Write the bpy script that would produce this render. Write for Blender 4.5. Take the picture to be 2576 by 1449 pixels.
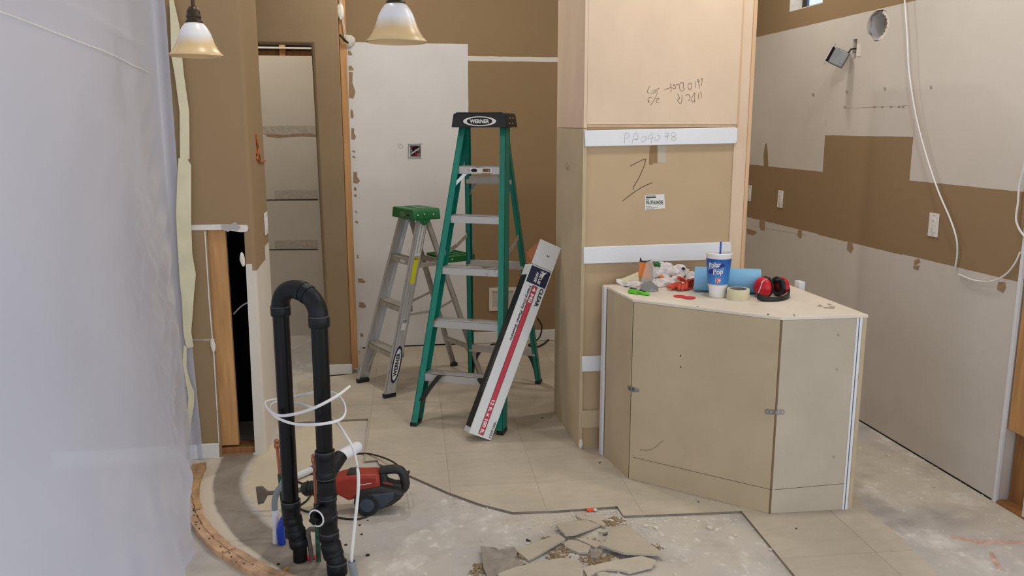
import bpy, bmesh, math, random
from mathutils import Vector as V, Matrix, noise as mnoise
from mathutils.geometry import tessellate_polygon

for o in list(bpy.data.objects):
    bpy.data.objects.remove(o)
SC = bpy.context.scene
COL = SC.collection
random.seed(7)

# ------------------------------------------------------------------ camera
F = 2114.0; CX = 1288.0; CY = 724.5
PITCH = math.radians(10.88); YAW = math.radians(9.47); CAMH = 1.65
FW = V((math.sin(YAW)*math.cos(PITCH), math.cos(YAW)*math.cos(PITCH), -math.sin(PITCH)))
RT = V((math.cos(YAW), -math.sin(YAW), 0))
UP = RT.cross(FW)
CP = V((0, 0, CAMH))
cam = bpy.data.cameras.new('camera')
cam.sensor_fit = 'HORIZONTAL'; cam.sensor_width = 36.0; cam.lens = F/2576*36.0
cam.clip_start = 0.05; cam.clip_end = 100
camo = bpy.data.objects.new('camera', cam); COL.objects.link(camo)
camo.matrix_world = Matrix(((RT.x, UP.x, -FW.x, CP.x), (RT.y, UP.y, -FW.y, CP.y), (RT.z, UP.z, -FW.z, CP.z), (0, 0, 0, 1)))
SC.camera = camo

# ------------------------------------------------------------------ world, lights, exposure
SC.view_settings.view_transform = 'Standard'
SC.view_settings.look = 'None'
SC.view_settings.gamma = 1.0
SC.view_settings.use_curve_mapping = False
SC.view_settings.exposure = 0.64
w = bpy.data.worlds.new('world'); SC.world = w; w.use_nodes = True
bg = w.node_tree.nodes['Background']
bg.inputs[0].default_value = (0.84, 0.91, 1.0, 1); bg.inputs[1].default_value = 1.35

def area(name, loc, size, power, col, aim=(0, 0, -1), sizey=None):
    l = bpy.data.lights.new(name, 'AREA'); l.energy = power; l.color = col
    l.shape = 'RECTANGLE' if sizey else 'DISK'; l.size = size
    if sizey: l.size_y = sizey
    o = bpy.data.objects.new(name, l); COL.objects.link(o); o.location = loc
    o.rotation_euler = V(aim).to_track_quat('-Z', 'Y').to_euler()
    return o
CEIL = 3.25
# recessed ceiling cans over the kitchen, plus an unseen lamp added to brighten the closet
for i, (x, y, p) in enumerate([(0.25, 5.15, 10), (2.15, 4.9, 7), (1.5, 3.3, 7), (-0.2, 3.4, 5), (2.2, 3.2, 6), (-0.85, 6.1, 10)]):
    area('recessed_and_fill_lamp', (x, y, CEIL-0.02), 0.16, p, (1.0, 0.94, 0.86))

# ------------------------------------------------------------------ helpers: rays
def ray(x, y): return FW*F + RT*(x-CX) - UP*(y-CY)
def G(x, y, z=0.0):
    d = ray(x, y); return CP + d*((z-CAMH)/d.z)
def PX(x, y, X):
    d = ray(x, y); return CP + d*(X/d.x)
def PY(x, y, Y):
    d = ray(x, y); return CP + d*(Y/d.y)
def PL(x, y, p, n):
    d = ray(x, y); return CP + d*((V(p)-CP).dot(n)/d.dot(n))

# ------------------------------------------------------------------ helpers: materials
def lin(c):
    r = []
    for v in c[:3]:
        v = v/255.0
        r.append(v/12.92 if v <= 0.04045 else ((v+0.055)/1.055)**2.4)
    return (r[0], r[1], r[2], 1.0)
MATS = {}
class NT:
    def __init__(s, m): s.t = m.node_tree; s.n = s.t.nodes; s.l = s.t.links
    def new(s, typ, **kw):
        n = s.n.new(typ)
        for k, v in kw.items(): setattr(n, k, v)
        return n
    def put(s, sock, v):
        if hasattr(v, 'is_output') or hasattr(v, 'links'): s.l.new(v, sock)
        else: sock.default_value = v
    def math(s, op, a, b=0.0, c=None, clamp=False):
        n = s.new('ShaderNodeMath', operation=op); n.use_clamp = clamp
        s.put(n.inputs[0], a); s.put(n.inputs[1], b)
        if c is not None: s.put(n.inputs[2], c)
        return n.outputs[0]
    def mix(s, f, a, b, blend='MIX'):
        n = s.new('ShaderNodeMix', data_type='RGBA', blend_type=blend)
        s.put(n.inputs[0], f); s.put(n.inputs[6], a); s.put(n.inputs[7], b)
        return n.outputs[2]
    def noise(s, scale, detail=4, vec=None, rough=0.55):
        n = s.new('ShaderNodeTexNoise'); n.inputs['Scale'].default_value = scale
        n.inputs['Detail'].default_value = detail; n.inputs['Roughness'].default_value = rough
        if vec is not None: s.l.new(vec, n.inputs['Vector'])
        return n.outputs[0]
    def obj(s): return s.new('ShaderNodeTexCoord').outputs['Object']
    def pos(s): return s.new('ShaderNodeNewGeometry').outputs['Position']
    def xyz(s, v):
        n = s.new('ShaderNodeSeparateXYZ'); s.l.new(v, n.inputs[0]); return n.outputs
    def ramp(s, f, lo, hi):
        n = s.new('ShaderNodeMapRange'); n.clamp = True
        s.put(n.inputs[0], f); s.put(n.inputs[1], lo); s.put(n.inputs[2], hi)
        return n.outputs[0]
    def bump(s, h, strength, dist=0.002):
        n = s.new('ShaderNodeBump'); n.inputs['Strength'].default_value = strength
        n.inputs['Distance'].default_value = dist; s.l.new(h, n.inputs['Height']); return n.outputs[0]
    def stretch(s, v, sc):
        n = s.new('ShaderNodeMapping'); n.inputs['Scale'].default_value = sc; s.l.new(v, n.inputs['Vector']); return n.outputs[0]

def newmat(name):
    m = bpy.data.materials.new(name); m.use_nodes = True
    t = NT(m); b = t.n['Principled BSDF']
    return m, t, b

def mat(name, col, rough=0.6, metal=0.0, var=0.06, vs=6.0, bump=0.0, bs=80.0, spec=0.5, grain=None, randv=0.0, trans=0.0, alpha=1.0, coat=0.0):
    if name in MATS: return MATS[name]
    m, t, b = newmat(name)
    c = lin(col)
    v = t.obj()
    if grain: v = t.stretch(v, grain)
    n = t.noise(vs, 5, v)
    dark = tuple(x*(1-var*1.6) for x in c[:3])+(1,); light = tuple(min(1, x*(1+var)) for x in c[:3])+(1,)
    out = t.mix(t.ramp(n, 0.3, 0.7), dark, light)
    if randv:
        r = t.new('ShaderNodeObjectInfo').outputs['Random']
        k = t.math('MULTIPLY_ADD', r, 2*randv, 1-randv)
        cc = t.new('ShaderNodeVectorMath', operation='SCALE'); t.l.new(out, cc.inputs[0]); t.l.new(k, cc.inputs['Scale'])
        out = cc.outputs[0]
    t.l.new(out, b.inputs['Base Color'])
    b.inputs['Roughness'].default_value = rough; b.inputs['Metallic'].default_value = metal
    b.inputs['Specular IOR Level'].default_value = spec
    if trans: b.inputs['Transmission Weight'].default_value = trans
    if alpha < 1: b.inputs['Alpha'].default_value = alpha
    if coat: b.inputs['Coat Weight'].default_value = coat
    if bump:
        t.l.new(t.bump(t.noise(bs, 3, t.obj()), bump), b.inputs['Normal'])
    MATS[name] = m
    return m

def paint_wall(name, base, rects, ua, bumpk=0.25):
    """painted drywall; rects = (u0,u1,z0,z1,colour) in the wall's own plane, edges slightly ragged"""
    m, t, b = newmat(name)
    p = t.pos(); s = t.xyz(p)
    j = t.math('MULTIPLY', t.math('SUBTRACT', t.noise(14, 3, p), 0.5), 0.006)
    u = t.math('ADD', s[ua], j); z = t.math('ADD', s[2], j)
    col = lin(base)
    n = t.noise(1.6, 4, p)
    for (u0, u1, z0, z1, c) in rects:
        k = t.math('MULTIPLY', t.math('GREATER_THAN', u, u0), t.math('LESS_THAN', u, u1))
        k = t.math('MULTIPLY', k, t.math('MULTIPLY', t.math('GREATER_THAN', z, z0), t.math('LESS_THAN', z, z1)))
        col = t.mix(k, col, lin(c))
    sm = t.mix(t.math('MULTIPLY', t.ramp(n, 0.35, 0.75), 0.14), col, lin((120, 104, 84)))
    t.l.new(sm, b.inputs['Base Color'])
    b.inputs['Roughness'].default_value = 0.75; b.inputs['Specular IOR Level'].default_value = 0.3
    t.l.new(t.bump(t.noise(55, 3, p), bumpk, 0.0015), b.inputs['Normal'])
    MATS[name] = m
    return m

BROWN = (152, 127, 94)
DRY = (212, 205, 195)
M_brown = mat('brown_paint', BROWN, 0.7, var=0.04, vs=3, bump=0.25, bs=55)
M_dry = mat('bare_drywall', DRY, 0.8, var=0.04, vs=3)
M_paper = mat('torn_brown_paper', (164, 136, 106), 0.9, var=0.12, vs=40)
M_plaster = mat('white_plaster', (226, 220, 210), 0.85, var=0.06, vs=20, bump=0.5, bs=90)
M_trimw = mat('white_trim_paint', (226, 224, 220), 0.45, var=0.03)
M_grime = mat('grey_grime', (172, 162, 148), 0.9, var=0.25, vs=30)
M_dark = mat('black_void', (8, 7, 6), 0.95, var=0.1)  # black put in for the unlit depth of cavities and gaps
M_wood = mat('pine_lumber', (196, 146, 92), 0.65, var=0.14, vs=5, grain=(9, 9, 0.7))
M_wooddark = mat('aged_lumber', (150, 102, 56), 0.7, var=0.2, vs=5, grain=(9, 9, 0.7))
M_mdf = mat('fibreboard', (192, 166, 132), 0.7, var=0.03, vs=4)
M_part = mat('particle_board', (194, 175, 144), 0.75, var=0.05, vs=5, bump=0.1, bs=200)
M_partg = mat('grey_daylit_particle_board', (192, 180, 160), 0.75, var=0.05, vs=4)  # cooler copy: daylight tint put into the base cabinet's right face; also a pale spot
M_ply = mat('maple_plywood', (222, 197, 170), 0.55, var=0.045, vs=3.0, grain=(1.5, 1.5, 0.8))
M_plyedge = mat('maple_stile', (214, 178, 140), 0.55, var=0.08, vs=3, grain=(6, 6, 0.5))
M_mel = mat('white_melamine', (228, 230, 234), 0.4, var=0.015)
M_melt = mat('cream_melamine_top', (226, 216, 200), 0.5, var=0.05, vs=5)
M_seam = mat('dark_seam', (60, 48, 36), 0.9)
M_pencil = mat('pencil_mark', (92, 74, 58), 0.9, var=0.2, vs=60)
M_pencill = mat('faint_pencil_mark', (176, 176, 176), 0.9, var=0.1, vs=60)
M_steel = mat('galvanised_steel', (150, 150, 148), 0.4, metal=0.9, var=0.12, vs=20)
M_alu = mat('brushed_aluminium', (206, 206, 206), 0.40, metal=0.6, var=0.08, vs=8, grain=(8, 8, 0.6))
M_alud = mat('dusty_aluminium', (188, 182, 172), 0.55, metal=0.35, var=0.12, vs=12)
M_green = mat('green_fibreglass', (6, 126, 108), 0.45, var=0.10, vs=7, grain=(6, 6, 0.8))
M_greend = mat('green_plastic', (22, 108, 52), 0.42, var=0.08)
M_black = mat('black_plastic', (22, 22, 24), 0.45, var=0.1)
M_abs = mat('black_pipe_plastic', (8, 9, 13), 0.26, var=0.2, vs=9, spec=0.3)
M_absd = mat('dusty_pipe_fitting', (18, 20, 25), 0.45, var=0.4, vs=14, spec=0.3)
M_glue = mat('grey_glue_line', (70, 72, 74), 0.6)
M_pvc = mat('white_pipe_plastic', (226, 226, 230), 0.4, var=0.05, vs=20)
M_cable = mat('white_cable_sheath', (232, 230, 228), 0.5, var=0.03)
M_copper = mat('copper', (184, 118, 88), 0.35, metal=0.55, var=0.2, vs=30)
M_patina = mat('green_paint_flakes', (52, 92, 70), 0.7, var=0.5, vs=40)
M_conduit = mat('grey_conduit', (138, 146, 150), 0.5, var=0.08)
M_blue = mat('blue_sleeve', (28, 66, 178), 0.4, var=0.12)
M_dustgrey = mat('dusty_grey_pipe', (112, 104, 96), 0.8, var=0.15, vs=30)
M_red = mat('red_tool_housing', (160, 50, 34), 0.45, var=0.12, vs=12)
M_tooldark = mat('dark_tool_rubber', (40, 40, 40), 0.6, var=0.3, vs=16)
M_toolblue = mat('dark_blue_motor_cover', (58, 66, 80), 0.5, var=0.2, vs=16)
M_iron = mat('chisel_iron', (118, 108, 98), 0.55, metal=0.5, var=0.15, vs=20)
M_cord = mat('black_rubber_cord', (34, 30, 28), 0.6)
M_cardw = mat('white_carton', (224, 226, 228), 0.5, var=0.02)
M_cardk = mat('black_carton_print', (28, 30, 34), 0.5, var=0.1)
M_cardb = mat('brown_carton', (166, 104, 66), 0.8, var=0.08)
M_navy = mat('navy_print', (24, 26, 62), 0.5, var=0.05)
M_prred = mat('red_print', (200, 52, 72), 0.5, var=0.04)
M_ink = mat('black_ink', (20, 20, 22), 0.6)
M_white = mat('white_print', (236, 236, 236), 0.5, var=0.01)
M_yellow = mat('yellow_sticker', (226, 218, 40), 0.5, var=0.06)
M_tape = mat('cream_masking_tape', (220, 212, 178), 0.65, var=0.05, vs=12)
M_label = mat('white_sticker', (226, 226, 220), 0.55, var=0.02)
M_pvcyel = mat('aged_white_plastic', (220, 212, 196), 0.45, var=0.02)
M_outlet = mat('white_outlet_plastic', (232, 228, 224), 0.35, var=0.01)
M_foam = mat('white_foam', (238, 238, 238), 0.55, var=0.01)
M_straw = mat('blue_straw', (22, 88, 200), 0.35)
M_towel = mat('blue_shop_towel', (132, 186, 224), 0.9, var=0.05, vs=10, bump=0.3, bs=150)
M_earred = mat('red_earmuff', (206, 22, 40), 0.35, var=0.06)
M_glove = mat('red_rubber_glove', (206, 74, 52), 0.6, var=0.12, vs=30)
M_bagw = mat('white_plastic_bag', (228, 222, 222), 0.45, var=0.06, vs=20)
M_orange = mat('orange_card', (214, 122, 46), 0.55, var=0.06)
M_knife = mat('lime_plastic', (96, 200, 48), 0.4, var=0.05)
M_disc = mat('red_disc', (222, 30, 48), 0.45)
M_bronze = mat('bronze_metal', (74, 62, 50), 0.4, metal=0.7, var=0.15)
M_rust = mat('orange_wire', (176, 88, 36), 0.6, var=0.3, vs=40)
M_brick = mat('tile_back', (150, 140, 128), 0.8, var=0.15, vs=30)
M_mud = mat('mortar_dirt', (158, 138, 108), 0.95, var=0.25, vs=60, bump=0.6, bs=120)
M_pink = mat('pink_chalk', (204, 172, 158), 0.9, var=0.2, vs=40)
M_crumb = mat('plaster_crumb', (222, 214, 202), 0.9, var=0.12, vs=50, randv=0.1)

# clear plastics
def clear(name, col, fac, rough=0.15):
    m, t, b = newmat(name)
    t.n.remove(b); out = t.n['Material Output']
    tr = t.new('ShaderNodeBsdfTransparent')
    g = t.new('ShaderNodeBsdfPrincipled'); g.inputs['Base Color'].default_value = lin(col); g.inputs['Roughness'].default_value = rough
    mx = t.new('ShaderNodeMixShader'); mx.inputs[0].default_value = fac
    t.l.new(tr.outputs[0], mx.inputs[1]); t.l.new(g.outputs[0], mx.inputs[2]); t.l.new(mx.outputs[0], out.inputs[0])
    MATS[name] = m; return m
M_clear = clear('clear_blister_plastic', (214, 212, 206), 0.28)
M_clearsm = clear('smoky_clear_plastic', (120, 128, 138), 0.5)
M_glass = clear('window_glass', (120, 160, 220), 0.35, 0.05)

# polythene film: diffuse + translucent + a little see-through
def film():
    m, t, b = newmat('polythene_film'); t.n.remove(b); out = t.n['Material Output']
    d = t.new('ShaderNodeBsdfDiffuse'); d.inputs[0].default_value = lin((228, 231, 248))
    tl = t.new('ShaderNodeBsdfTranslucent'); tl.inputs[0].default_value = lin((226, 230, 248))
    gl = t.new('ShaderNodeBsdfGlossy'); gl.inputs[0].default_value = (1, 1, 1, 1); gl.inputs['Roughness'].default_value = 0.34
    tr = t.new('ShaderNodeBsdfTransparent')
    m1 = t.new('ShaderNodeMixShader'); m1.inputs[0].default_value = 0.48
    t.l.new(d.outputs[0], m1.inputs[1]); t.l.new(tl.outputs[0], m1.inputs[2])
    m2 = t.new('ShaderNodeMixShader'); m2.inputs[0].default_value = 0.18
    t.l.new(m1.outputs[0], m2.inputs[1]); t.l.new(tr.outputs[0], m2.inputs[2])
    fr = t.new('ShaderNodeFresnel'); fr.inputs[0].default_value = 1.45
    m3 = t.new('ShaderNodeMixShader'); t.l.new(t.math('MULTIPLY', fr.outputs[0], 0.28), m3.inputs[0])
    t.l.new(m2.outputs[0], m3.inputs[1]); t.l.new(gl.outputs[0], m3.inputs[2])
    t.l.new(m3.outputs[0], out.inputs[0]); return m
M_film = film()

# glass lamp shade: white above, amber towards the rim (tinted glass)
def shade_mat():
    m, t, b = newmat('amber_rim_glass')
    z = t.xyz(t.obj())[2]
    n = t.math('MULTIPLY', t.math('SUBTRACT', t.noise(18, 3, t.obj()), 0.5), 0.02)
    f = t.ramp(t.math('ADD', z, n), 0.078, 0.042)
    c = t.mix(f, lin((232, 232, 234)), lin((220, 190, 142)))
    t.l.new(c, b.inputs['Base Color']); b.inputs['Roughness'].default_value = 0.35
    b.inputs['Subsurface Weight'].default_value = 0.0
    return m
M_shade = shade_mat()

# ------------------------------------------------------------------ helpers: meshes
BASE = {}
def setp(o, label=None, cat=None, group=None, kind=None):
    if label: o['label'] = label
    if cat: o['category'] = cat
    if group: o['group'] = group
    if kind: o['kind'] = kind
    return o
def thing(name, label, cat, base, group=None):
    o = bpy.data.objects.new(name, None); COL.objects.link(o); o.location = base
    o.empty_display_size = 0.1
    BASE[o.name] = V(base)
    return setp(o, label, cat, group)
def catmull(pts, n=8, closed=False):
    pts = [V(p) for p in pts]; out = []
    N = len(pts)
    rng = range(N) if closed else range(N-1)
    for i in rng:
        if closed:
            p0, p1, p2, p3 = pts[(i-1) % N], pts[i], pts[(i+1) % N], pts[(i+2) % N]
        else:
            p0 = pts[i-1] if i > 0 else pts[i]*2-pts[i+1]; p1 = pts[i]; p2 = pts[i+1]
            p3 = pts[i+2] if i+2 < N else pts[i+1]*2-pts[i]
        for k in range(n):
            u = k/n
            out.append(0.5*((2*p1)+(p2-p0)*u+(2*p0-5*p1+4*p2-p3)*u*u+(3*p1-p0-3*p2+p3)*u**3))
    if not closed: out.append(pts[-1])
    return out
class MB:
    def __init__(s, M=None): s.v = []; s.f = []; s.M = M
    def add(s, vs, fs):
        k = len(s.v)
        for p in vs:
            p = V(p); s.v.append(s.M @ p if s.M else p)
        for f in fs: s.f.append([i+k for i in f])
        return s
    def box(s, c, d, R=None):
        c = V(c); pts = []
        for z in (-.5, .5):
            for (x, y) in ((-.5, -.5), (.5, -.5), (.5, .5), (-.5, .5)):
                q = V((x*d[0], y*d[1], z*d[2]))
                pts.append(c + (R @ q if R else q))
        return s.add(pts, [(3, 2, 1, 0), (4, 5, 6, 7), (0, 1, 5, 4), (1, 2, 6, 5), (2, 3, 7, 6), (3, 0, 4, 7)])
    def bb(s, x0, x1, y0, y1, z0, z1):
        return s.box(((x0+x1)/2, (y0+y1)/2, (z0+z1)/2), (abs(x1-x0), abs(y1-y0), abs(z1-z0)))
    def beam2(s, p0, p1, ax, ay, xr, yr):
        p0 = V(p0); p1 = V(p1); ax = V(ax); ay = V(ay); pts = []
        for p in (p0, p1):
            for (x, y) in ((xr[0], yr[0]), (xr[1], yr[0]), (xr[1], yr[1]), (xr[0], yr[1])):
                pts.append(p+ax*x+ay*y)
        return s.add(pts, [(3, 2, 1, 0), (4, 5, 6, 7), (0, 1, 5, 4), (1, 2, 6, 5), (2, 3, 7, 6), (3, 0, 4, 7)])
    def bar(s, p0, p1, wd, ht, up=(0, 0, 1)):
        p0 = V(p0); p1 = V(p1); d = (p1-p0).normalized(); up = V(up)
        if abs(d.dot(up)) > 0.98: up = V((0, 1, 0))
        a = d.cross(up).normalized(); b = a.cross(d)
        return s.beam2(p0, p1, a, b, (-wd/2, wd/2), (-ht/2, ht/2))
    def tube(s, pts, r, n=12, cap=True, closed=False):
        pts = [V(p) for p in pts]; N = len(pts)
        rs = r if isinstance(r, (list, tuple)) else [r]*N
        tan = []
        for i in range(N):
            if closed: d = pts[(i+1) % N]-pts[i-1]
            else: d = pts[min(i+1, N-1)]-pts[max(i-1, 0)]
            tan.append(d.normalized() if d.length > 1e-9 else V((0, 0, 1)))
        a = tan[0].orthogonal().normalized(); vs = []
        for i in range(N):
            if i:
                q = tan[i-1].rotation_difference(tan[i]); a = q @ a
            a = (a - tan[i]*a.dot(tan[i])).normalized(); b = tan[i].cross(a)
            for k in range(n):
                t = 2*math.pi*k/n; vs.append(pts[i]+(a*math.cos(t)+b*math.sin(t))*rs[i])
        fs = []
        for i in range(N if closed else N-1):
            j = (i+1) % N
            for k in range(n):
                l = (k+1) % n; fs.append((i*n+k, i*n+l, j*n+l, j*n+k))
        if cap and not closed:
            fs.append(tuple(reversed(range(n)))); fs.append(tuple((N-1)*n+k for k in range(n)))
        return s.add(vs, fs)
    def ribbon(s, pts, wd, th, nrm):
        """flat strip following pts, lying on a surface with normal nrm"""
        pts = [V(p) for p in pts]; nrm = V(nrm).normalized(); vs = []; N = len(pts)
        for i in range(N):
            d = (pts[min(i+1, N-1)]-pts[max(i-1, 0)]).normalized(); a = d.cross(nrm).normalized()
            for (x, y) in ((-wd/2, 0), (wd/2, 0), (wd/2, th), (-wd/2, th)): vs.append(pts[i]+a*x+nrm*y)
        fs = [(3, 2, 1, 0), tuple((N-1)*4+k for k in range(4))]
        for i in range(N-1):
            for k in range(4): fs.append((i*4+k, i*4+(k+1) % 4, (i+1)*4+(k+1) % 4, (i+1)*4+k))
        return s.add(vs, fs)
    def lathe(s, prof, n=32, O=(0, 0, 0), ax=None, a0=0.0, a1=2*math.pi):
        O = V(O); R = V((0, 0, 1)).rotation_difference(V(ax).normalized()).to_matrix() if ax else Matrix.Identity(3)
        vs = []; full = abs(a1-a0-2*math.pi) < 1e-6; m = n if full else n+1
        for (r, z) in prof:
            for k in range(m):
                t = a0+(a1-a0)*k/n; vs.append(O+R @ V((r*math.cos(t), r*math.sin(t), z)))
        fs = []
        for i in range(len(prof)-1):
            for k in range(n):
                l = (k+1) % m; fs.append((i*m+k, i*m+l, (i+1)*m+l, (i+1)*m+k))
        return s.add(vs, fs)
    def prism(s, poly, vec):
        poly = [V(p) for p in poly]; vec = V(vec); n = len(poly)
        nr = V((0, 0, 0))
        for i in range(n): nr += (poly[i]-poly[0]).cross(poly[(i+1) % n]-poly[0])
        if nr.dot(vec) < 0: poly.reverse()
        vs = poly+[p+vec for p in poly]
        fs = [tuple(reversed(range(n))), tuple(range(n, 2*n))]
        for i in range(n):
            j = (i+1) % n; fs.append((i, j, n+j, n+i))
        return s.add(vs, fs)
    def slab(s, loops, vec):
        loops = [[V(p) for p in l] for l in loops]; vec = V(vec)
        tris = tessellate_polygon(loops); flat = [p for l in loops for p in l]; n = len(flat)
        vs = flat+[p+vec for p in flat]; fs = []
        for t in tris:
            a, b, c = [flat[i] for i in t]
            t = list(t) if (b-a).cross(c-a).dot(vec) < 0 else list(reversed(t))
            fs.append(t); fs.append([i+n for i in reversed(t)])
        k = 0
        for l in loops:
            m = len(l)
            for i in range(m): fs.append((k+i, k+(i+1) % m, n+k+(i+1) % m, n+k+i))
            k += m
        return s.add(vs, fs)
    def blob(s, c, r, sub=3, amp=0.0, sc=6.0, seed=0, R=None):
        bm = bmesh.new(); bmesh.ops.create_icosphere(bm, subdivisions=sub, radius=1.0)
        vs = []
        for v in bm.verts:
            k = 1.0
            if amp:
                k += amp*mnoise.noise(v.co*sc*0.3+V((seed*3.1, seed*1.7, 0)))+amp*0.6*abs(mnoise.noise(v.co*sc+V((seed, 0, seed*2.2))))
            q = V((v.co.x*r[0]*k, v.co.y*r[1]*k, v.co.z*r[2]*k))
            vs.append(V(c)+(R @ q if R else q))
        fs = [tuple(l.index for l in f.verts) for f in bm.faces]; bm.free()
        return s.add(vs, fs)
    def clampz(s, z):
        for v in s.v: v.z = max(v.z, z)
        return s
    def build(s, name, m, parent=None, smooth=0.7, bevel=0.0, label=None, seg=2, kind=None, fix=True):
        off = V((0, 0, 0)); p = parent
        if p:
            off = BASE.get(p.name, V((0, 0, 0)))
        me = bpy.data.meshes.new(name)
        me.from_pydata([tuple(v-off) for v in s.v], [], s.f)
        if fix:
            bm = bmesh.new(); bm.from_mesh(me); bmesh.ops.recalc_face_normals(bm, faces=bm.faces); bm.to_mesh(me); bm.free()
        me.update()
        if smooth:
            me.polygons.foreach_set('use_smooth', [True]*len(me.polygons)); me.set_sharp_from_angle(angle=smooth)
        if isinstance(m, (list, tuple)):
            for q in m: me.materials.append(q)
        elif m: me.materials.append(m)
        o = bpy.data.objects.new(name, me); COL.objects.link(o)
        if parent: o.parent = parent
        BASE[o.name] = off
        if bevel:
            b = o.modifiers.new('bevel', 'BEVEL'); b.width = bevel; b.segments = seg; b.limit_method = 'ANGLE'; b.angle_limit = 0.6
        if label: o['label'] = label
        if kind: o['kind'] = kind
        return o
def solo(mb, name, m, label, cat, base, group=None, **kw):
    """a thing that is one mesh, its origin at its base"""
    b = V(base)
    mb2 = MB(); mb2.v = [v-b for v in mb.v]; mb2.f = mb.f
    o = mb2.build(name, m, None, **kw); o.location = b; BASE[o.name] = b
    return setp(o, label, cat, group)
def patch(name, px, plane, m, parent, nrm, th=0.0012):
    """flat irregular mark lying on a wall, panel or floor"""
    nrm = V(nrm); return MB().prism([plane(x, y) for x, y in px], nrm*th).build(name, m, parent, smooth=0)
def stroke(name, lines, plane, wd, m, parent, nrm, th=0.0006, n=5):
    if len(lines) > 6:
        mb = MB()
        for l in lines:
            pts = [plane(x, y) for x, y in l]
            mb.ribbon(catmull(pts, n) if len(pts) > 2 else pts, wd, th, nrm)
        return mb.build(name, m, parent, smooth=0, kind='stuff')
    for l in lines:
        pts = [plane(x, y) for x, y in l]
        o = MB().ribbon(catmull(pts, n) if len(pts) > 2 else pts, wd, th, nrm).build(name, m, parent, smooth=0)
    return o
FONTS = {}
def text_data(sx, bold=0.0, extr=0.0):
    c = bpy.data.curves.new('lettering', 'FONT'); c.body = sx; c.size = 1.0; c.offset = bold; c.resolution_u = 3
    c.extrude = extr; c.align_x = 'LEFT'
    o = bpy.data.objects.new('lettering', c); me = bpy.data.meshes.new_from_object(o)
    vs = [v.co.copy() for v in me.vertices]; fs = [tuple(p.vertices) for p in me.polygons]
    bpy.data.objects.remove(o); bpy.data.curves.remove(c); bpy.data.meshes.remove(me)
    return vs, fs
def text(sx, O, right, up, width, height, m, parent, name='lettering', bold=0.02, fn=None, center=False, shear=0.0):
    vs, fs = text_data(sx, bold)
    x0 = min(v.x for v in vs); x1 = max(v.x for v in vs); y0 = min(v.y for v in vs); y1 = max(v.y for v in vs)
    out = []
    for v in vs:
        u = (v.x-x0)/(x1-x0)*width; q = (v.y-y0)/(y1-y0)*height; u += shear*q
        if center: u -= width/2; q -= height/2
        if fn: out.append(fn(u, q))
        else: out.append(V(O)+V(right)*u+V(up)*q)
    return MB().add(out, fs).build(name, m, parent, smooth=0, fix=False)

# ================================================================== THE SETTING
ZC = -0.012          # concrete slab; laid tile is 12 mm proud of it
def struct(o): o['kind'] = 'structure'; return o

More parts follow.
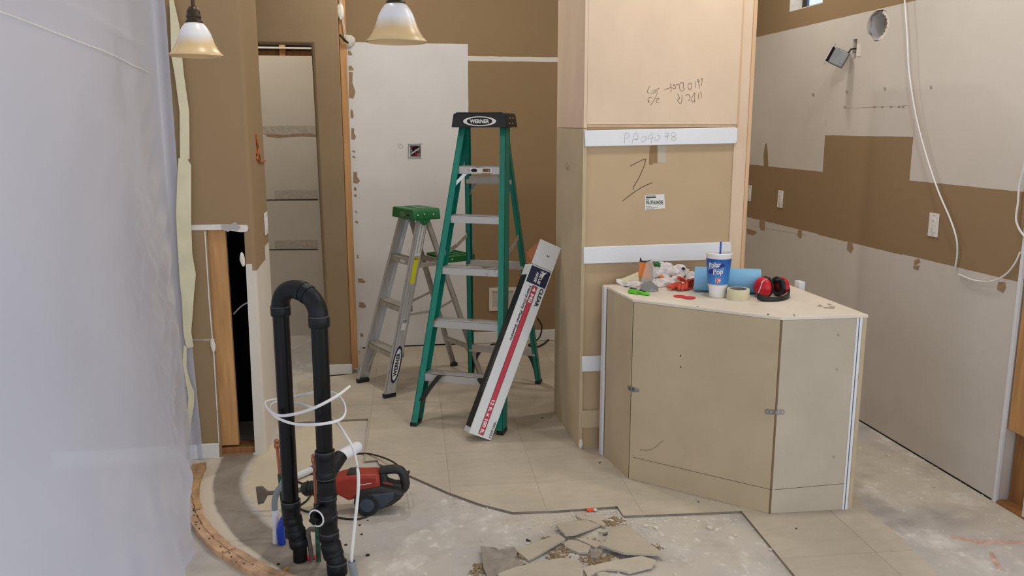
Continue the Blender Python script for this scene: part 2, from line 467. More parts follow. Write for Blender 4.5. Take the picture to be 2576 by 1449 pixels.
# ---- floor slab
def concrete():
    m, t, b = newmat('concrete_slab')
    p = t.pos(); s = t.xyz(p)
    n1 = t.noise(1.3, 5, p); n2 = t.noise(5.5, 6, p, 0.65); n3 = t.noise(26, 4, p, 0.6)
    c = t.mix(t.ramp(n1, 0.38, 0.62), lin((188, 184, 181)), lin((202, 193, 178)))
    n4 = t.noise(2.6, 6, t.stretch(p, (1.6, 1, 1)), 0.7)
    c = t.mix(t.math('MULTIPLY', t.ramp(n2, 0.50, 0.72), 0.5), c, lin((154, 146, 138)))
    c = t.mix(t.math('MULTIPLY', t.ramp(n4, 0.52, 0.66), 0.7), c, lin((220, 215, 208)))
    c = t.mix(t.math('MULTIPLY', t.ramp(t.math('MULTIPLY', n3, n4), 0.31, 0.38), 0.7), c, lin((228, 222, 214)))
    def circ(cx, cy):
        dx = t.math('SUBTRACT', s[0], cx); dy = t.math('SUBTRACT', s[1], cy)
        return t.math('SQRT', t.math('ADD', t.math('MULTIPLY', dx, dx), t.math('MULTIPLY', dy, dy)))
    j = t.math('MULTIPLY', t.math('SUBTRACT', n2, 0.5), 0.10)
    inner = t.math('ADD', circ(0.34, 4.02), j)           # edge of the thin-set inside the old bar wall
    outer = t.math('ADD', circ(0.77, 4.118), t.math('MULTIPLY', j, 0.35))
    inner = t.math('ADD', circ(0.34, 4.02), t.math('MULTIPLY', j, 0.4))
    ring = t.math('MULTIPLY', t.ramp(inner, 0.985, 1.01), t.ramp(outer, 1.575, 1.560))
    ring = t.math('MULTIPLY', ring, t.ramp(t.math('ADD', s[0], t.math('MULTIPLY', j, 2.0)), -0.05, -0.28))
    ring = t.math('MULTIPLY', ring, t.math('LESS_THAN', s[1], 4.3))
    cream = t.math('MULTIPLY', t.ramp(inner, 0.985, 0.96), t.ramp(t.math('ADD', s[0], j), 0.0, -0.28))
    cream = t.math('MULTIPLY', cream, t.ramp(s[1], 3.15, 3.5))
    c = t.mix(t.math('MULTIPLY', cream, 0.8), c, lin((214, 200, 172)))
    dirt = t.mix(t.ramp(n2, 0.35, 0.65), lin((128, 117, 104)), lin((156, 145, 131)))
    c = t.mix(t.math('MULTIPLY', ring, 0.9), c, dirt)
    ex_ = t.math('MULTIPLY', t.math('SUBTRACT', s[0], 2.28), 2.6); ey_ = t.math('MULTIPLY', t.math('SUBTRACT', s[1], 3.03), 7.0)
    st_ = t.math('SQRT', t.math('ADD', t.math('MULTIPLY', ex_, ex_), t.math('MULTIPLY', ey_, ey_)))
    st_ = t.ramp(t.math('ADD', st_, t.math('MULTIPLY', t.math('SUBTRACT', n2, 0.5), 2.2)), 1.1, 0.7)
    c = t.mix(t.math('MULTIPLY', t.math('MULTIPLY', st_, t.ramp(n2, 0.25, 0.6)), 0.6), c, lin((150, 142, 138)))        # old spill stain by the cabinet
    # pale adhesive lip beside the curved plate
    lip = t.math('MULTIPLY', t.ramp(outer, 1.56, 1.575), t.ramp(outer, 1.64, 1.62))
    lip = t.math('MULTIPLY', lip, t.ramp(s[0], 0.1, -0.2)); lip = t.math('MULTIPLY', lip, t.math('LESS_THAN', s[1], 4.25))
    c = t.mix(lip, c, lin((218, 208, 190)))
    t.l.new(c, b.inputs['Base Color']); b.inputs['Roughness'].default_value = 0.8
    b.inputs['Specular IOR Level'].default_value = 0.3
    t.l.new(t.bump(t.math('ADD', n2, t.math('MULTIPLY', n3, 0.5)), 0.5, 0.004), b.inputs['Normal'])
    return m
M_conc = concrete()
floor = struct(MB().bb(-5, 5.5, -5, 8.2, ZC-0.15, ZC).build('floor', M_conc, smooth=0))

# ---- laid floor tiles (clipped to the broken edge)
def tile_mat():
    m, t, b = newmat('porcelain_tile')
    p = t.pos()
    n1 = t.noise(2.4, 5, p); n2 = t.noise(9, 5, t.stretch(p, (1, 3, 1)), 0.6); n3 = t.noise(40, 3, p)
    c = t.mix(t.ramp(n1, 0.35, 0.65), lin((184, 174, 158)), lin((200, 189, 170)))
    c = t.mix(t.math('MULTIPLY', t.ramp(n2, 0.45, 0.75), 0.5), c, lin((178, 164, 144)))
    c = t.mix(t.math('MULTIPLY', t.ramp(n3, 0.62, 0.72), 0.45), c, lin((214, 204, 190)))
    r = t.math('MULTIPLY_ADD', t.new('ShaderNodeObjectInfo').outputs['Random'], 0.10, 0.95)
    cc = t.new('ShaderNodeVectorMath', operation='SCALE'); t.l.new(c, cc.inputs[0]); t.l.new(r, cc.inputs['Scale'])
    t.l.new(cc.outputs[0], b.inputs['Base Color']); b.inputs['Specular IOR Level'].default_value = 0.45
    t.l.new(t.math('MULTIPLY_ADD', n2, 0.35, 0.30), b.inputs['Roughness'])
    return m
M_tile = tile_mat()
M_grout = mat('grey_grout', (172, 160, 142), 0.9, var=0.1, vs=30)
def clip(poly, a, bb, keep):
    out = []
    for i in range(len(poly)):
        p, q = poly[i], poly[(i+1) % len(poly)]
        dp = (p[a]-bb)*keep; dq = (q[a]-bb)*keep
        if dp >= 0: out.append(p)
        if dp*dq < 0:
            t = dp/(dp-dq); out.append((p[0]+(q[0]-p[0])*t, p[1]+(q[1]-p[1])*t))
    return out
TA = math.radians(-2.6)     # the tile grid is turned a little against the walls
ca, sa = math.cos(TA), math.sin(TA)
T0 = (0.337, 4.084); TS = 0.41
def to_t(p): x, y = p[0]-T0[0], p[1]-T0[1]; return (x*ca+y*sa, -x*sa+y*ca)
def fr_t(p): return (T0[0]+p[0]*ca-p[1]*sa, T0[1]+p[0]*sa+p[1]*ca)
def g2(x, y): q = G(x, y, 0); return (q.x, q.y)
main = [(-0.5, 4.69), (-0.06, 4.68), g2(926, 1060), g2(915, 1160), g2(950, 1157), g2(953, 1166), g2(1030, 1195), g2(1130, 1239), g2(1210, 1268), g2(1290, 1288),
        g2(1400, 1284), g2(1553, 1273), g2(1568, 1297), g2(1700, 1292), g2(1866, 1285), (1.56, 3.32), (1.30, 3.72), (1.22, 4.2), (1.3, 4.75), (2.0, 4.8), (2.0, 6.26), (-0.12, 6.26), (-0.12, 5.62), (-0.5, 5.5)]
right = [g2(1868, 1288), g2(2003, 1452), (1.50, 2.2), (2.03, 2.2), g2(2365, 1449), g2(2235, 1325), g2(2190, 1292), g2(2150, 1240), (1.9, 3.34), (1.565, 3.34)]
nt = 0
for poly in (main, right):
    tp = [to_t(p) for p in poly]
    MB().prism([V((p[0], p[1], ZC+0.0005)) for p in [fr_t(q) for q in tp]], (0, 0, 0.0108)).build('grout_bed', M_grout, floor, smooth=0)
    i0 = math.floor(min(p[0] for p in tp)/TS); i1 = math.ceil(max(p[0] for p in tp)/TS)
    j0 = math.floor(min(p[1] for p in tp)/TS); j1 = math.ceil(max(p[1] for p in tp)/TS)
    for i in range(i0, i1):
        for j in range(j0, j1):
            q = tp; gp = 0.0016
            for (a, v, k) in ((0, i*TS+gp, 1), (0, (i+1)*TS-gp, -1), (1, j*TS+gp, 1), (1, (j+1)*TS-gp, -1)):
                if q: q = clip(q, a, v, k)
            if len(q) < 3: continue
            ar = abs(sum(q[k][0]*q[(k+1) % len(q)][1]-q[(k+1) % len(q)][0]*q[k][1] for k in range(len(q))))/2
            if ar < 0.0008: continue
            w3 = [fr_t(p) for p in q]; dz = random.uniform(-0.0006, 0.0006)
            c3 = V((sum(p[0] for p in w3)/len(w3), sum(p[1] for p in w3)/len(w3), ZC+0.001))
            mb = MB().prism([V((p[0], p[1], ZC+0.001))-c3 for p in w3], (0, 0, -ZC-0.001+dz))
            o = mb.build('floor_tile', M_tile, None, smooth=0); o.parent = floor; o.location = c3

# pink layout lines chalked on the slab
fl = lambda x, y: G(x, y, ZC)
patch('chalk_line', [(2392, 1345), (2470, 1358), (2576, 1360), (2576, 1369), (2470, 1370), (2392, 1354)], fl, M_pink, floor, (0, 0, 1), 0.0006)
patch('chalk_line', [(2488, 1388), (2498, 1388), (2522, 1430), (2512, 1434), (2494, 1412)], fl, M_pink, floor, (0, 0, 1), 0.0006)

# ---- right wall (kitchen run): brown paint where cabinets did not cover it
RX = 2.726
SILL = 2.382
rw = paint_wall('right_wall_paint', DRY, [(3.0, 9, 2.271, 9, BROWN), (3.0, 9, 0.995, 1.378, BROWN), (3.945, 4.798, 0.99, 1.598, BROWN)], 1)
def ring(cy, cz, ry, rz, n=24, jit=0.0):
    return [V((RX, cy+ry*math.cos(2*math.pi*k/n)*(1+random.uniform(-jit, jit)), cz+rz*math.sin(2*math.pi*k/n)*(1+random.uniform(-jit, jit)))) for k in range(n)]
YE = 3.13
outer = [V((RX, YE, ZC)), V((RX, 6.4, ZC)), V((RX, 6.4, CEIL)), V((RX, YE, CEIL))]
duct = ring(4.335, 2.185, 0.105, 0.083, 26, 0.03)
slot = [V((RX, 4.525, 2.03)), V((RX, 4.565, 2.03)), V((RX, 4.565, 2.135)), V((RX, 4.525, 2.135))]
win = [V((RX, 4.93, SILL)), V((RX, 5.35, SILL)), V((RX, 5.35, 2.95)), V((RX, 4.93, 2.95))]
wall_right = struct(MB().slab([outer, duct, slot, win], (0.13, 0, 0)).build('wall_right', rw, smooth=0))
MB().bb(RX+0.1301, RX+0.16, 4.1, 4.62, 1.9, 2.32).build('backing_board', M_wooddark, wall_right, smooth=0)
rp = lambda x, y: PX(x, y, RX)
NX = (-1, 0, 0)
for poly in ([(1878, 575), (1892, 578), (1905, 584), (1895, 592), (1880, 588)], [(1912, 550), (1925, 553), (1924, 580), (1914, 579), (1910, 566)],
             [(2008, 578), (2016, 576), (2018, 592), (2014, 601), (2006, 594)], [(2133, 608), (2144, 610), (2147, 625), (2141, 637), (2131, 628)],
             [(2300, 655), (2312, 650), (2316, 660), (2300, 668)], [(2298, 668), (2314, 668), (2310, 680), (2298, 676)],
             [(2512, 709), (2529, 710), (2531, 724), (2524, 737), (2508, 728)]):
    patch('torn_paper_patch', poly, rp, M_paper, wall_right, NX)
for poly in ([(1922, 420), (1921, 390), (1925, 362), (1929, 360), (1932, 388), (1933, 418)],):
    patch('paint_smear', poly, rp, M_brown, wall_right, NX)
for x, y in ((2046, 238), (2131, 232), (2226, 223), (2342, 219)):
    patch('screw_hole', [(x-3, y-4), (x+3, y-3), (x+3, y+4), (x-2, y+4)], rp, M_grime, wall_right, NX)
for x in (2126, 2200, 2220, 2242, 2262, 2272):
    patch('staple_mark', [(x-3, 268), (x+3, 267), (x+3, 270), (x-3, 271)], rp, M_paper, wall_right, NX)
stroke('pencil_line', [[(2078, 318), (2078, 300)], [(2122, 273), (2285, 265)], [(2300, 340), (2300, 300)], [(1890, 568), (2030, 592)]], rp, 0.0015, M_grime, wall_right, NX)
# metal corner bead along the open end of the wall
MB().bb(RX-0.004, RX+0.012, YE-0.006, YE+0.010, ZC, CEIL).build('corner_bead', M_mel, wall_right, bevel=0.002)
# dark gap under the drywall
MB().bb(RX-0.001, RX+0.004, YE+0.02, 6.2, ZC, ZC+0.008).build('bottom_gap', M_dark, wall_right, smooth=0)

# small high window in the right wall
wn = thing('window_1', None, None, (RX, 5.14, SILL)); wn['kind'] = 'structure'
mb = MB()
for (y0, y1, z0, z1) in ((4.93, 4.965, SILL, 2.95), (5.315, 5.35, SILL, 2.95), (4.965, 5.315, SILL, SILL+0.03), (4.965, 5.315, 2.92, 2.95)):
    mb.bb(RX+0.085, RX+0.12, y0, y1, z0, z1)
mb.build('window_frame', M_bronze, wn, bevel=0.002)
MB().bb(RX+0.10, RX+0.106, 4.965, 5.315, SILL+0.03, 2.92).build('window_pane', M_glass, wn, smooth=0)
mb = MB().bb(RX+0.001, RX+0.084, 5.341, 5.349, SILL+0.002, 2.949).bb(RX+0.001, RX+0.084, 4.931, 4.939, SILL+0.002, 2.949).bb(RX+0.001, RX+0.084, 4.94, 5.34, SILL+0.001, SILL+0.006)
mb.build('window_reveal', M_plaster, wn, smooth=0)

# exposed framing past the end of the right wall
fr = thing('trim_1', None, None, (RX+0.08, 3.0, ZC)); fr['kind'] = 'structure'
MB().bb(RX+0.016, RX+0.055, 2.62, YE-0.008, 0.335, 1.62).build('blocking_board', M_wood, fr, bevel=0.003)
MB().bb(RX+0.06, RX+0.13, 2.98, 3.12, ZC, 2.4).build('stud', M_wooddark, fr, bevel=0.003)
MB().bb(RX+0.06, RX+0.13, 2.5, 2.9, ZC, 2.4).build('stud', M_wooddark, fr, bevel=0.003)
MB().bb(RX+0.0, RX+0.13, 2.5, 3.12, ZC, ZC+0.012).build('sill_plate', M_wooddark, fr, bevel=0.002)
MB().bb(RX-0.004, RX+0.012, 2.5, 2.965, ZC+0.012, 0.20).build('drywall_scrap', M_dry, fr, smooth=0)

# ---- back wall
BY = 6.275
bw = paint_wall('back_wall_paint', BROWN, [(-0.4, 0.722, -1, 2.237, (228, 227, 226)), (0.722, 3, 2.118, 2.152, (226, 222, 214))], 0)
o0 = [V((-0.19, BY, ZC)), V((2.726, BY, ZC)), V((2.726, BY, CEIL)), V((-0.19, BY, CEIL))]
hole = [V((0.288, BY, 1.43)), V((0.368, BY, 1.43)), V((0.368, BY, 1.515)), V((0.288, BY, 1.515))]
wall_back = struct(MB().slab([o0, hole], (0, 0.12, 0)).build('wall_back', bw, smooth=0))
bp = lambda x, y: PY(x, y, BY)
NY = (0, -1, 0)
rnd = random.Random(3)
for (y0, y1) in ((127, 140), (165, 178), (180, 248), (275, 298), (322, 352), (378, 384), (392, 398), (432, 462), (470, 480), (488, 496), (530, 536), (555, 562), (640, 650), (700, 712), (760, 775), (838, 848)):
    xl = 868+(y0-100)*0.0445+6; wd_ = rnd.uniform(8, 22) if y1-y0 > 11 else rnd.uniform(4, 9)
    poly = [(xl, y0), (xl+wd_*0.6, y0+1), (xl+wd_*rnd.uniform(.5, .9), y0+(y1-y0)*.4), (xl+wd_, y0+(y1-y0)*.75), (xl+wd_*.7, y1), (xl, y1-2)]
    patch('torn_paper_patch', poly, bp, M_paper, wall_back, NY)
MB().blob(bp(876, 104)+V((0, -0.012, 0)), (0.045, 0.02, 0.04), 3, 0.25, 5, 2).build('plaster_lump', M_plaster, wall_back)
stroke('pencil_line', [[(1003, 362), (1012, 365), (1013, 372), (1004, 372), (1003, 364)]], bp, 0.003, M_grime, wall_back, NY)
MB().bb(0.73, 2.72, BY-0.014, BY, 0.0, 0.088).build('baseboard', M_trimw, wall_back, bevel=0.004)
MB().bb(-0.1, 0.72, BY-0.003, BY, ZC, 0.006).build('bottom_gap', M_dark, wall_back, smooth=0)

# ---- passage header and jamb (plane Y = 5.605)
JY = 5.605
M_jamb = M_brown
jp = [V((-2.4, JY, ZC)), V((-1.25, JY, ZC)), V((-1.25, JY, 2.16)), V((-0.345, JY, 2.16)), V((-0.325, JY, ZC)), V((-0.172, JY, ZC)), V((-0.172, JY, CEIL)), V((-2.4, JY, CEIL))]
wall_passage = struct(MB().slab([jp], (0, 0.13, 0)).build('wall_passage', M_jamb, bevel=0.022, seg=3))
MB().bb(-0.332, -0.165, JY-0.010, JY, 0.0, 0.07).build('baseboard', M_trimw, wall_passage, bevel=0.003)
MB().bb(-0.170, -0.128, JY+0.028, JY+0.118, 0.03, CEIL-0.1).build('stud', M_wood, wall_passage, bevel=0.003)
MB().blob((-0.155, JY+0.02, 2.36), (0.02, 0.012, 0.05), 2, 0.3, 4, 5).build('plaster_lump', M_plaster, wall_passage)
cb = MB()
for dx in (0, 0.007): cb.tube(catmull([(-0.150+dx, JY+0.02, 2.62), (-0.158+dx, JY+0.012, 2.45), (-0.146+dx, JY+0.016, 2.30), (-0.136+dx, JY+0.018, 2.20)], 6), 0.0022, 6)
cb.build('old_cable', M_pvcyel, wall_passage)
MB().tube(catmull([(-0.165, JY+0.012, 2.22), (-0.14, JY+0.01, 2.19), (-0.115, JY+0.02, 2.17)], 5), 0.007, 6).build('cable_clamp', M_black, wall_passage)

# ---- back of the passage: bare closet wall with ghost lines of shelves
HY = 6.8
wall_closet = struct(MB().bb(-2.4, -0.21, HY, HY+0.1, ZC, 2.178).build('wall_closet', paint_wall('closet_paint', (210, 202, 188), [], 0), smooth=0))
hp = lambda x, y: PY(x, y, HY-0.0005)
M_ghost = mat('shelf_dust', (190, 180, 166), 0.9, var=0.14, vs=40)
patch('shelf_ghost', [(660, 318), (720, 316), (800, 317), (800, 334), (730, 338), (661, 336)], hp, M_ghost, wall_closet, NY)
patch('torn_paper_patch', [(668, 338), (720, 340), (760, 336), (799, 338), (794, 344), (760, 342), (700, 346), (672, 343)], hp, M_paper, wall_closet, NY)
patch('shelf_ghost', [(690, 480), (740, 477), (800, 478), (800, 499), (692, 500)], hp, M_ghost, wall_closet, NY)
patch('shelf_ghost', [(690, 606), (745, 603), (800, 604), (800, 624), (692, 626)], hp, M_ghost, wall_closet, NY)
for y in (502, 627): patch('shelf_line', [(660, y), (800, y-1), (800, y+1.5), (660, y+2.5)], hp, M_seam, wall_closet, NY)
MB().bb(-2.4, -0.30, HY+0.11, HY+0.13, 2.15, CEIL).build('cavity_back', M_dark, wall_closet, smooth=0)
MB().bb(-2.4, -0.30, HY+0.02, HY+0.06, 2.178, 2.215).build('top_plate', M_wooddark, wall_closet, smooth=0)
MB().bb(-0.655, -0.615, HY+0.0, HY+0.09, 2.18, 2.6).build('stud', M_wood, wall_closet, smooth=0)
MB().bb(-0.295, -0.20, JY+0.14, HY, ZC, CEIL).build('return_wall', M_dry, wall_closet, smooth=0)
MB().bb(-1.2, -0.34, HY-0.03, HY+0.02, 2.228, 2.24).build('soffit_edge', M_plaster, wall_closet, smooth=0)

# ---- left wall stub with the cut-out (plane Y = 4.25)
SY = 4.25; SXR = -0.572; SYB = 4.80
lw = paint_wall('left_wall_paint', BROWN, [(-0.640, -0.5, -1, 0.985, (222, 214, 202))], 0)
cut = [V((-0.795, SY, 0.0)), V((-0.632, SY, 0.0)), V((-0.620, SY, 1.16)), V((-0.795, SY, 1.16))]
o0 = [V((-3.2, SY, ZC)), V((SXR-0.02, SY, ZC)), V((SXR-0.02, SY, CEIL)), V((-3.2, SY, CEIL))]
wall_left = struct(MB().slab([o0, cut], (0, 0.014, 0)).build('wall_left', lw, smooth=0))
# bullnose corner and return face
n = 8; prof = [(SXR-0.02+0.02*math.sin(math.pi/2*k/n), SY+0.02-0.02*math.cos(math.pi/2*k/n)) for k in range(n+1)]
poly = prof + [(SXR, SYB), (SXR-0.014, SYB), (SXR-0.014, SY+0.03), (SXR-0.02, SY+0.014)]
mb = MB(); mb.prism([V((x, y, ZC)) for x, y in poly], (0, 0, CEIL-ZC))
M_ret = paint_wall('return_paint', BROWN, [(3, 4.62, -1, 0.95, (218, 208, 194)), (4.62, 5, -1, 1.02, (218, 208, 194))], 1)
mb.build('return_face', M_ret, wall_left, smooth=0.6)
# cavity behind the cut-out, black sheets stand in for its shade
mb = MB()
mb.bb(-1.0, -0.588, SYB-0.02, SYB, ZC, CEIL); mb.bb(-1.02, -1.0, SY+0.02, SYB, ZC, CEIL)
mb.build('cavity_shade_sheet', M_dark, wall_left, smooth=0)
MB().bb(-0.803, -0.712, SY+0.022, SY+0.058, 0.04, 1.9).build('stud', M_wood, wall_left, bevel=0.003)
MB().bb(-0.85, -0.60, SY+0.016, SY+0.11, ZC, 0.03).build('sole_plate', M_wooddark, wall_left, bevel=0.003)
MB().tube(catmull([(-0.72, SY+0.16, 0.70), (-0.68, SY+0.15, 0.74), (-0.64, SY+0.16, 0.76), (-0.60, SY+0.18, 0.76)], 6), 0.004, 8).build('cable_stub', M_cable, wall_left)
lp = lambda x, y: PY(x, y, SY-0.0005)
patch('counter_ghost', [(478, 566), (560, 564), (622, 566), (625, 574), (622, 582), (608, 584), (560, 578), (478, 579)], lp, M_plaster, wall_left, NY, 0.002)
patch('torn_paper', [(556, 563), (575, 566), (592, 558), (606, 572), (596, 580), (585, 576), (575, 583), (560, 578)], lp, mat('grey_paper', (176, 172, 168), 0.9), wall_left, NY, 0.006)
patch('seam_line', [(476, 853), (540, 852), (540, 857), (476, 858)], lp, M_grime, wall_left, NY, 0.001)
MB().blob(lp(536, 868)+V((0, -0.004, 0)), (0.012, 0.006, 0.035), 2, 0.3, 4, 8).build('plaster_lump', M_plaster, wall_left)
MB().blob(lp(610, 653)+V((0, -0.004, 0)), (0.012, 0.006, 0.035), 2, 0.3, 4, 9).build('plaster_lump', M_plaster, wall_left)
patch('cut_edge', [(514, 582), (517, 582), (528, 760), (540, 900), (552, 1118), (550, 1118), (537, 900), (525, 760)], lp, M_plaster, wall_left, NY, 0.001)
MB().bb(-1.6, -0.806, SY-0.014, SY, ZC, 0.068).build('baseboard', M_trimw, wall_left, bevel=0.004)
# hanging strands of orange cable where a box was cut out of the return face
mb = MB(); q = lambda x, y: PX(x, y, SXR+0.004)
mb.tube(catmull([q(645, 338), q(646, 355), q(649, 372), q(648, 388), q(646, 402)], 5), 0.006, 6)
mb.tube(catmull([q(646, 360), q(650, 380), q(654, 395), q(655, 408)], 5), 0.003, 6)
mb.tube(catmull([q(646, 385), q(651, 405), q(660, 408), q(668, 404)], 5), 0.004, 6)
mb.build('orange_cable_end', M_rust, wall_left)

# ---- ceiling, and unseen walls added to block daylight from rear and left
M_ceil = mat('ceiling_paint', (214, 208, 198), 0.9, var=0.02)
ceiling = struct(MB().bb(-5, 5.5, -5, 8.2, CEIL, CEIL+0.1).build('ceiling', M_ceil, smooth=0))

struct(MB().bb(-3.3, -3.2, 2.6, 8.2, ZC, CEIL).build('light_blocking_wall_left', M_dry, smooth=0))
struct(MB().bb(-3.2, -0.9, -4.6, -4.5, ZC, CEIL).build('light_blocking_wall_rear', M_dry, smooth=0))

# ---- curved bottom plate of the old bar wall
pc = V((0.615, 4.066)); pr = 1.475
plate = thing('curved_wall_plate', 'curved splintered wooden bottom plate of the removed bar wall on the slab', 'wood plate', (-0.75, 3.5, ZC))
M_osb = mat('splintered_plywood', (190, 152, 108), 0.8, var=0.22, vs=18, bump=0.5, bs=70)
M_osbp = mat('pinkish_plywood', (204, 166, 132), 0.8, var=0.2, vs=18, bump=0.5, bs=70)
segs = [(178, 199, 0.0, M_osb), (199.4, 216, 0.004, M_osbp), (216.3, 236, 0.0, M_osbp), (236.3, 262, 0.0, M_osb)]
for a0, a1, dr, m in segs:
    for (r0, r1, zt) in ((pr-0.012, pr+0.016, 0.030), (pr+0.0175, pr+0.050, 0.026)):
        mb = MB(); n = 14; vs = []
        for k in range(n+1):
            a = math.radians(a0+(a1-a0)*k/n)
            for (r, z) in ((r0, ZC), (r1, ZC), (r1, ZC+zt+random.uniform(-.002, .002)), (r0, ZC+zt+random.uniform(-.002, .002))):
                rr = r+dr+random.uniform(-0.003, 0.003); vs.append(V((pc.x+rr*math.cos(a), pc.y+rr*math.sin(a), z)))
        fs = [(0, 1, 2, 3), tuple(n*4+k for k in range(4))]
        for k in range(n):
            for l in range(4): fs.append((k*4+l, k*4+(l+1) % 4, k*4+4+(l+1) % 4, k*4+4+l))
        mb.add(vs, fs).build('plate_strip', m, plate, smooth=0)
mb = MB()
for k in range(60):
    a = math.radians(random.uniform(182, 240)); r = pr+random.uniform(-0.005, 0.048)
    mb.lathe([(0.0, 0.0), (0.0035, 0.0), (0.003, 0.002), (0.0, 0.002)], 6, (pc.x+r*math.cos(a), pc.y+r*math.sin(a), ZC+0.027))
mb.build('nail_heads', M_seam, plate, kind='stuff')

# ================================================================== PLASTIC SHEET
def sheet():
    t = thing('plastic_sheet', 'tall translucent polythene dust sheet hanging from ceiling to floor at the left', 'plastic sheet', (-0.8, 2.0, ZC))
    top = [V((-0.905, 4.232)), V((-0.955, 4.228)), V((-0.965, 4.10)), V((-0.955, 3.7)), V((-0.94, 3.2)), V((-0.92, 2.4)), V((-0.90, 1.4)), V((-0.90, 0.2)), V((-0.92, -1.2)), V((-0.95, -2.6))]
    bot = [V((-0.885, 4.232)), V((-0.935, 4.226)), V((-0.915, 4.10)), V((-0.845, 3.7)), V((-0.745, 3.1)), V((-0.72, 2.4)), V((-0.74, 1.4)), V((-0.78, 0.2)), V((-0.85, -1.2)), V((-0.93, -2.6))]
    c0 = catmull([p.to_3d() for p in top], 22); c1 = catmull([p.to_3d() for p in bot], 22)
    NZ = 200; vs = []; fs = []; n = len(c0)
    for j in range(NZ+1):
        z = ZC + 0.003 + (CEIL-0.01-ZC)*j/NZ
        k = math.exp(-(max(0.0, z)/0.62)**1.6)
        for i in range(n):
            p = c0[i].lerp(c1[i], k)
            y = p.y
            free = min(1.0, max(0.0, (i-25)/16.0))
            dec = math.exp(-max(0, 4.1-y)/0.55)          # pleats pull out of the taped edge
            low = math.exp(-z/0.5)
            ph = (4.2-y)*6.0 + z*9.0
            dx = 0.016*dec*math.sin(ph*3.4+2.5*mnoise.noise(V((0, y*3, z*3))))*min(1.0, max(0.25, 1.6-z*0.7))
            dx += 0.016*mnoise.noise(V((3.1, y*1.6+z*1.1, z*1.9-y*0.8)))
            dx += 0.030*low*mnoise.noise(V((7.7, y*5.0, z*4.0)))+0.012*low*mnoise.noise(V((1.7, y*14+z*6, z*9)))
            edge_ = math.exp(-((y-3.75)/0.42)**2)*math.exp(-((z-0.62)/0.62)**2)
            rg = 1.0-2.0*abs(mnoise.noise(V((2.2, (y*1.0+z*0.55)*13.0, (z*0.8-y*0.9)*2.2))))
            dx += 0.011*edge_*max(0.0, rg)**3
            # soft fold sagging near the bottom
            dx += 0.030*math.exp(-((z-0.18-(y-3.5)*0.25)/0.045)**2)*math.exp(-((y-3.55)/0.28)**2)
            # long packing crease
            dx += 0.006*math.exp(-((z-2.02-0.03*math.sin(y))/0.012)**2)*free
            vs.append(V((p.x+dx*free, p.y, z)))
    for j in range(NZ):
        for i in range(n-1): fs.append((j*n+i, j*n+i+1, (j+1)*n+i+1, (j+1)*n+i))
    MB().add(vs, fs).build('film', M_film, t, smooth=3.0)
    # white ribbon laid on the film to draw the light line of the crease
    crp = []
    for i in range(44, n-40):
        z_ = 1.885+0.07*(i-44)/90; j = int(round((z_-ZC)/(CEIL-ZC)*NZ))
        crp.append(V((vs[j*n+i].x+0.004, vs[j*n+i].y, z_)))
    MB().ribbon(crp, 0.004, 0.001, (1, 0, 0)).build('crease_light_line', M_label, t, smooth=3.0)
    tp = lambda x, y: PY(x, y, SY-0.020)
    patch('tape_strip', [(426, 0), (437, 0), (451, 62), (458, 140), (463, 190), (476, 280), (477, 400), (466, 402), (453, 400), (452, 280), (440, 190), (431, 140), (429, 60)], tp, M_tape, t, NY, 0.002)
    tp2 = lambda x, y: PY(x, y, SY-0.024)
    patch('tape_strip', [(449, 398), (470, 398), (481, 415), (481, 560), (484, 640), (493, 690), (488, 740), (484, 800), (481, 835), (487, 872), (470, 876), (462, 840), (458, 760), (452, 700), (447, 620), (443, 540), (446, 450)], tp2, M_tape, t, NY, 0.002)
    patch('tape_strip', [(462, 870), (470, 870), (469, 925), (480, 965), (489, 985), (488, 1020), (481, 1060), (477, 1110), (470, 1150), (460, 1155), (464, 1110), (472, 1050), (474, 1000), (466, 950), (460, 910)], tp2, M_tape, t, NY, 0.002)
sheet()

# ================================================================== TALL CABINET (seen from its unfinished back)
CYF = 4.025; CX0 = 1.022; CX1 = 1.885; CYB = 4.62; CTOP = 2.315
tc = thing('tall_cabinet', 'tall pantry cabinet standing with its unfinished fibreboard back to the room', 'cabinet', ((CX0+CX1)/2, 4.32, 0))
zs = PX(1396, 325, CX0).z
zsp = 1.642
MB().bb(CX0, CX0+0.018, CYF, CYB, 0, zsp-0.001).build('side_panel', M_part, tc, bevel=0.001)
MB().bb(CX0, CX0+0.018, CYF, CYB, zsp+0.001, CTOP).build('side_panel', M_ply, tc, bevel=0.001)
MB().bb(CX1-0.018, CX1, CYF-0.002, CYB, 0, CTOP).build('side_panel', M_plyedge, tc, bevel=0.001)
MB().bb(CX0+0.018, CX1-0.018, CYF+0.012, CYF+0.018, 0.0, 1.652).build('back_panel', M_mdf, tc, smooth=0)
MB().bb(CX0+0.018, CX1-0.018, CYB-0.02, CYB, 0.0, CTOP).build('front_panel', M_plyedge, tc, smooth=0)
MB().bb(CX0+0.018, CX1-0.018, CYF+0.02, CYB-0.02, CTOP-0.018, CTOP).build('top_panel', M_ply, tc, smooth=0)
MB().bb(CX1-0.085, CX1-0.018, CYF+0.004, CYF+0.022, 0.0, CTOP).build('back_stile', M_ply, tc, bevel=0.001)
MB().bb(CX0+0.014, CX1-0.085, CYF+0.001, CYF+0.011, 1.648, 1.660).build('panel_rail', M_plyedge, tc, bevel=0.001)
MB().bb(CX0+0.016, CX1-0.078, CYF-0.002, CYF+0.006, 1.660, CTOP).build('back_panel', M_ply, tc, bevel=0.001)
MB().bb(CX1-0.078, CX1-0.068, CYF+0.000, CYF+0.010, 1.648, CTOP).build('panel_rail', M_plyedge, tc, bevel=0.001)
cpl = lambda x, y: PY(x, y, CYF-0.006)
CPL = {}
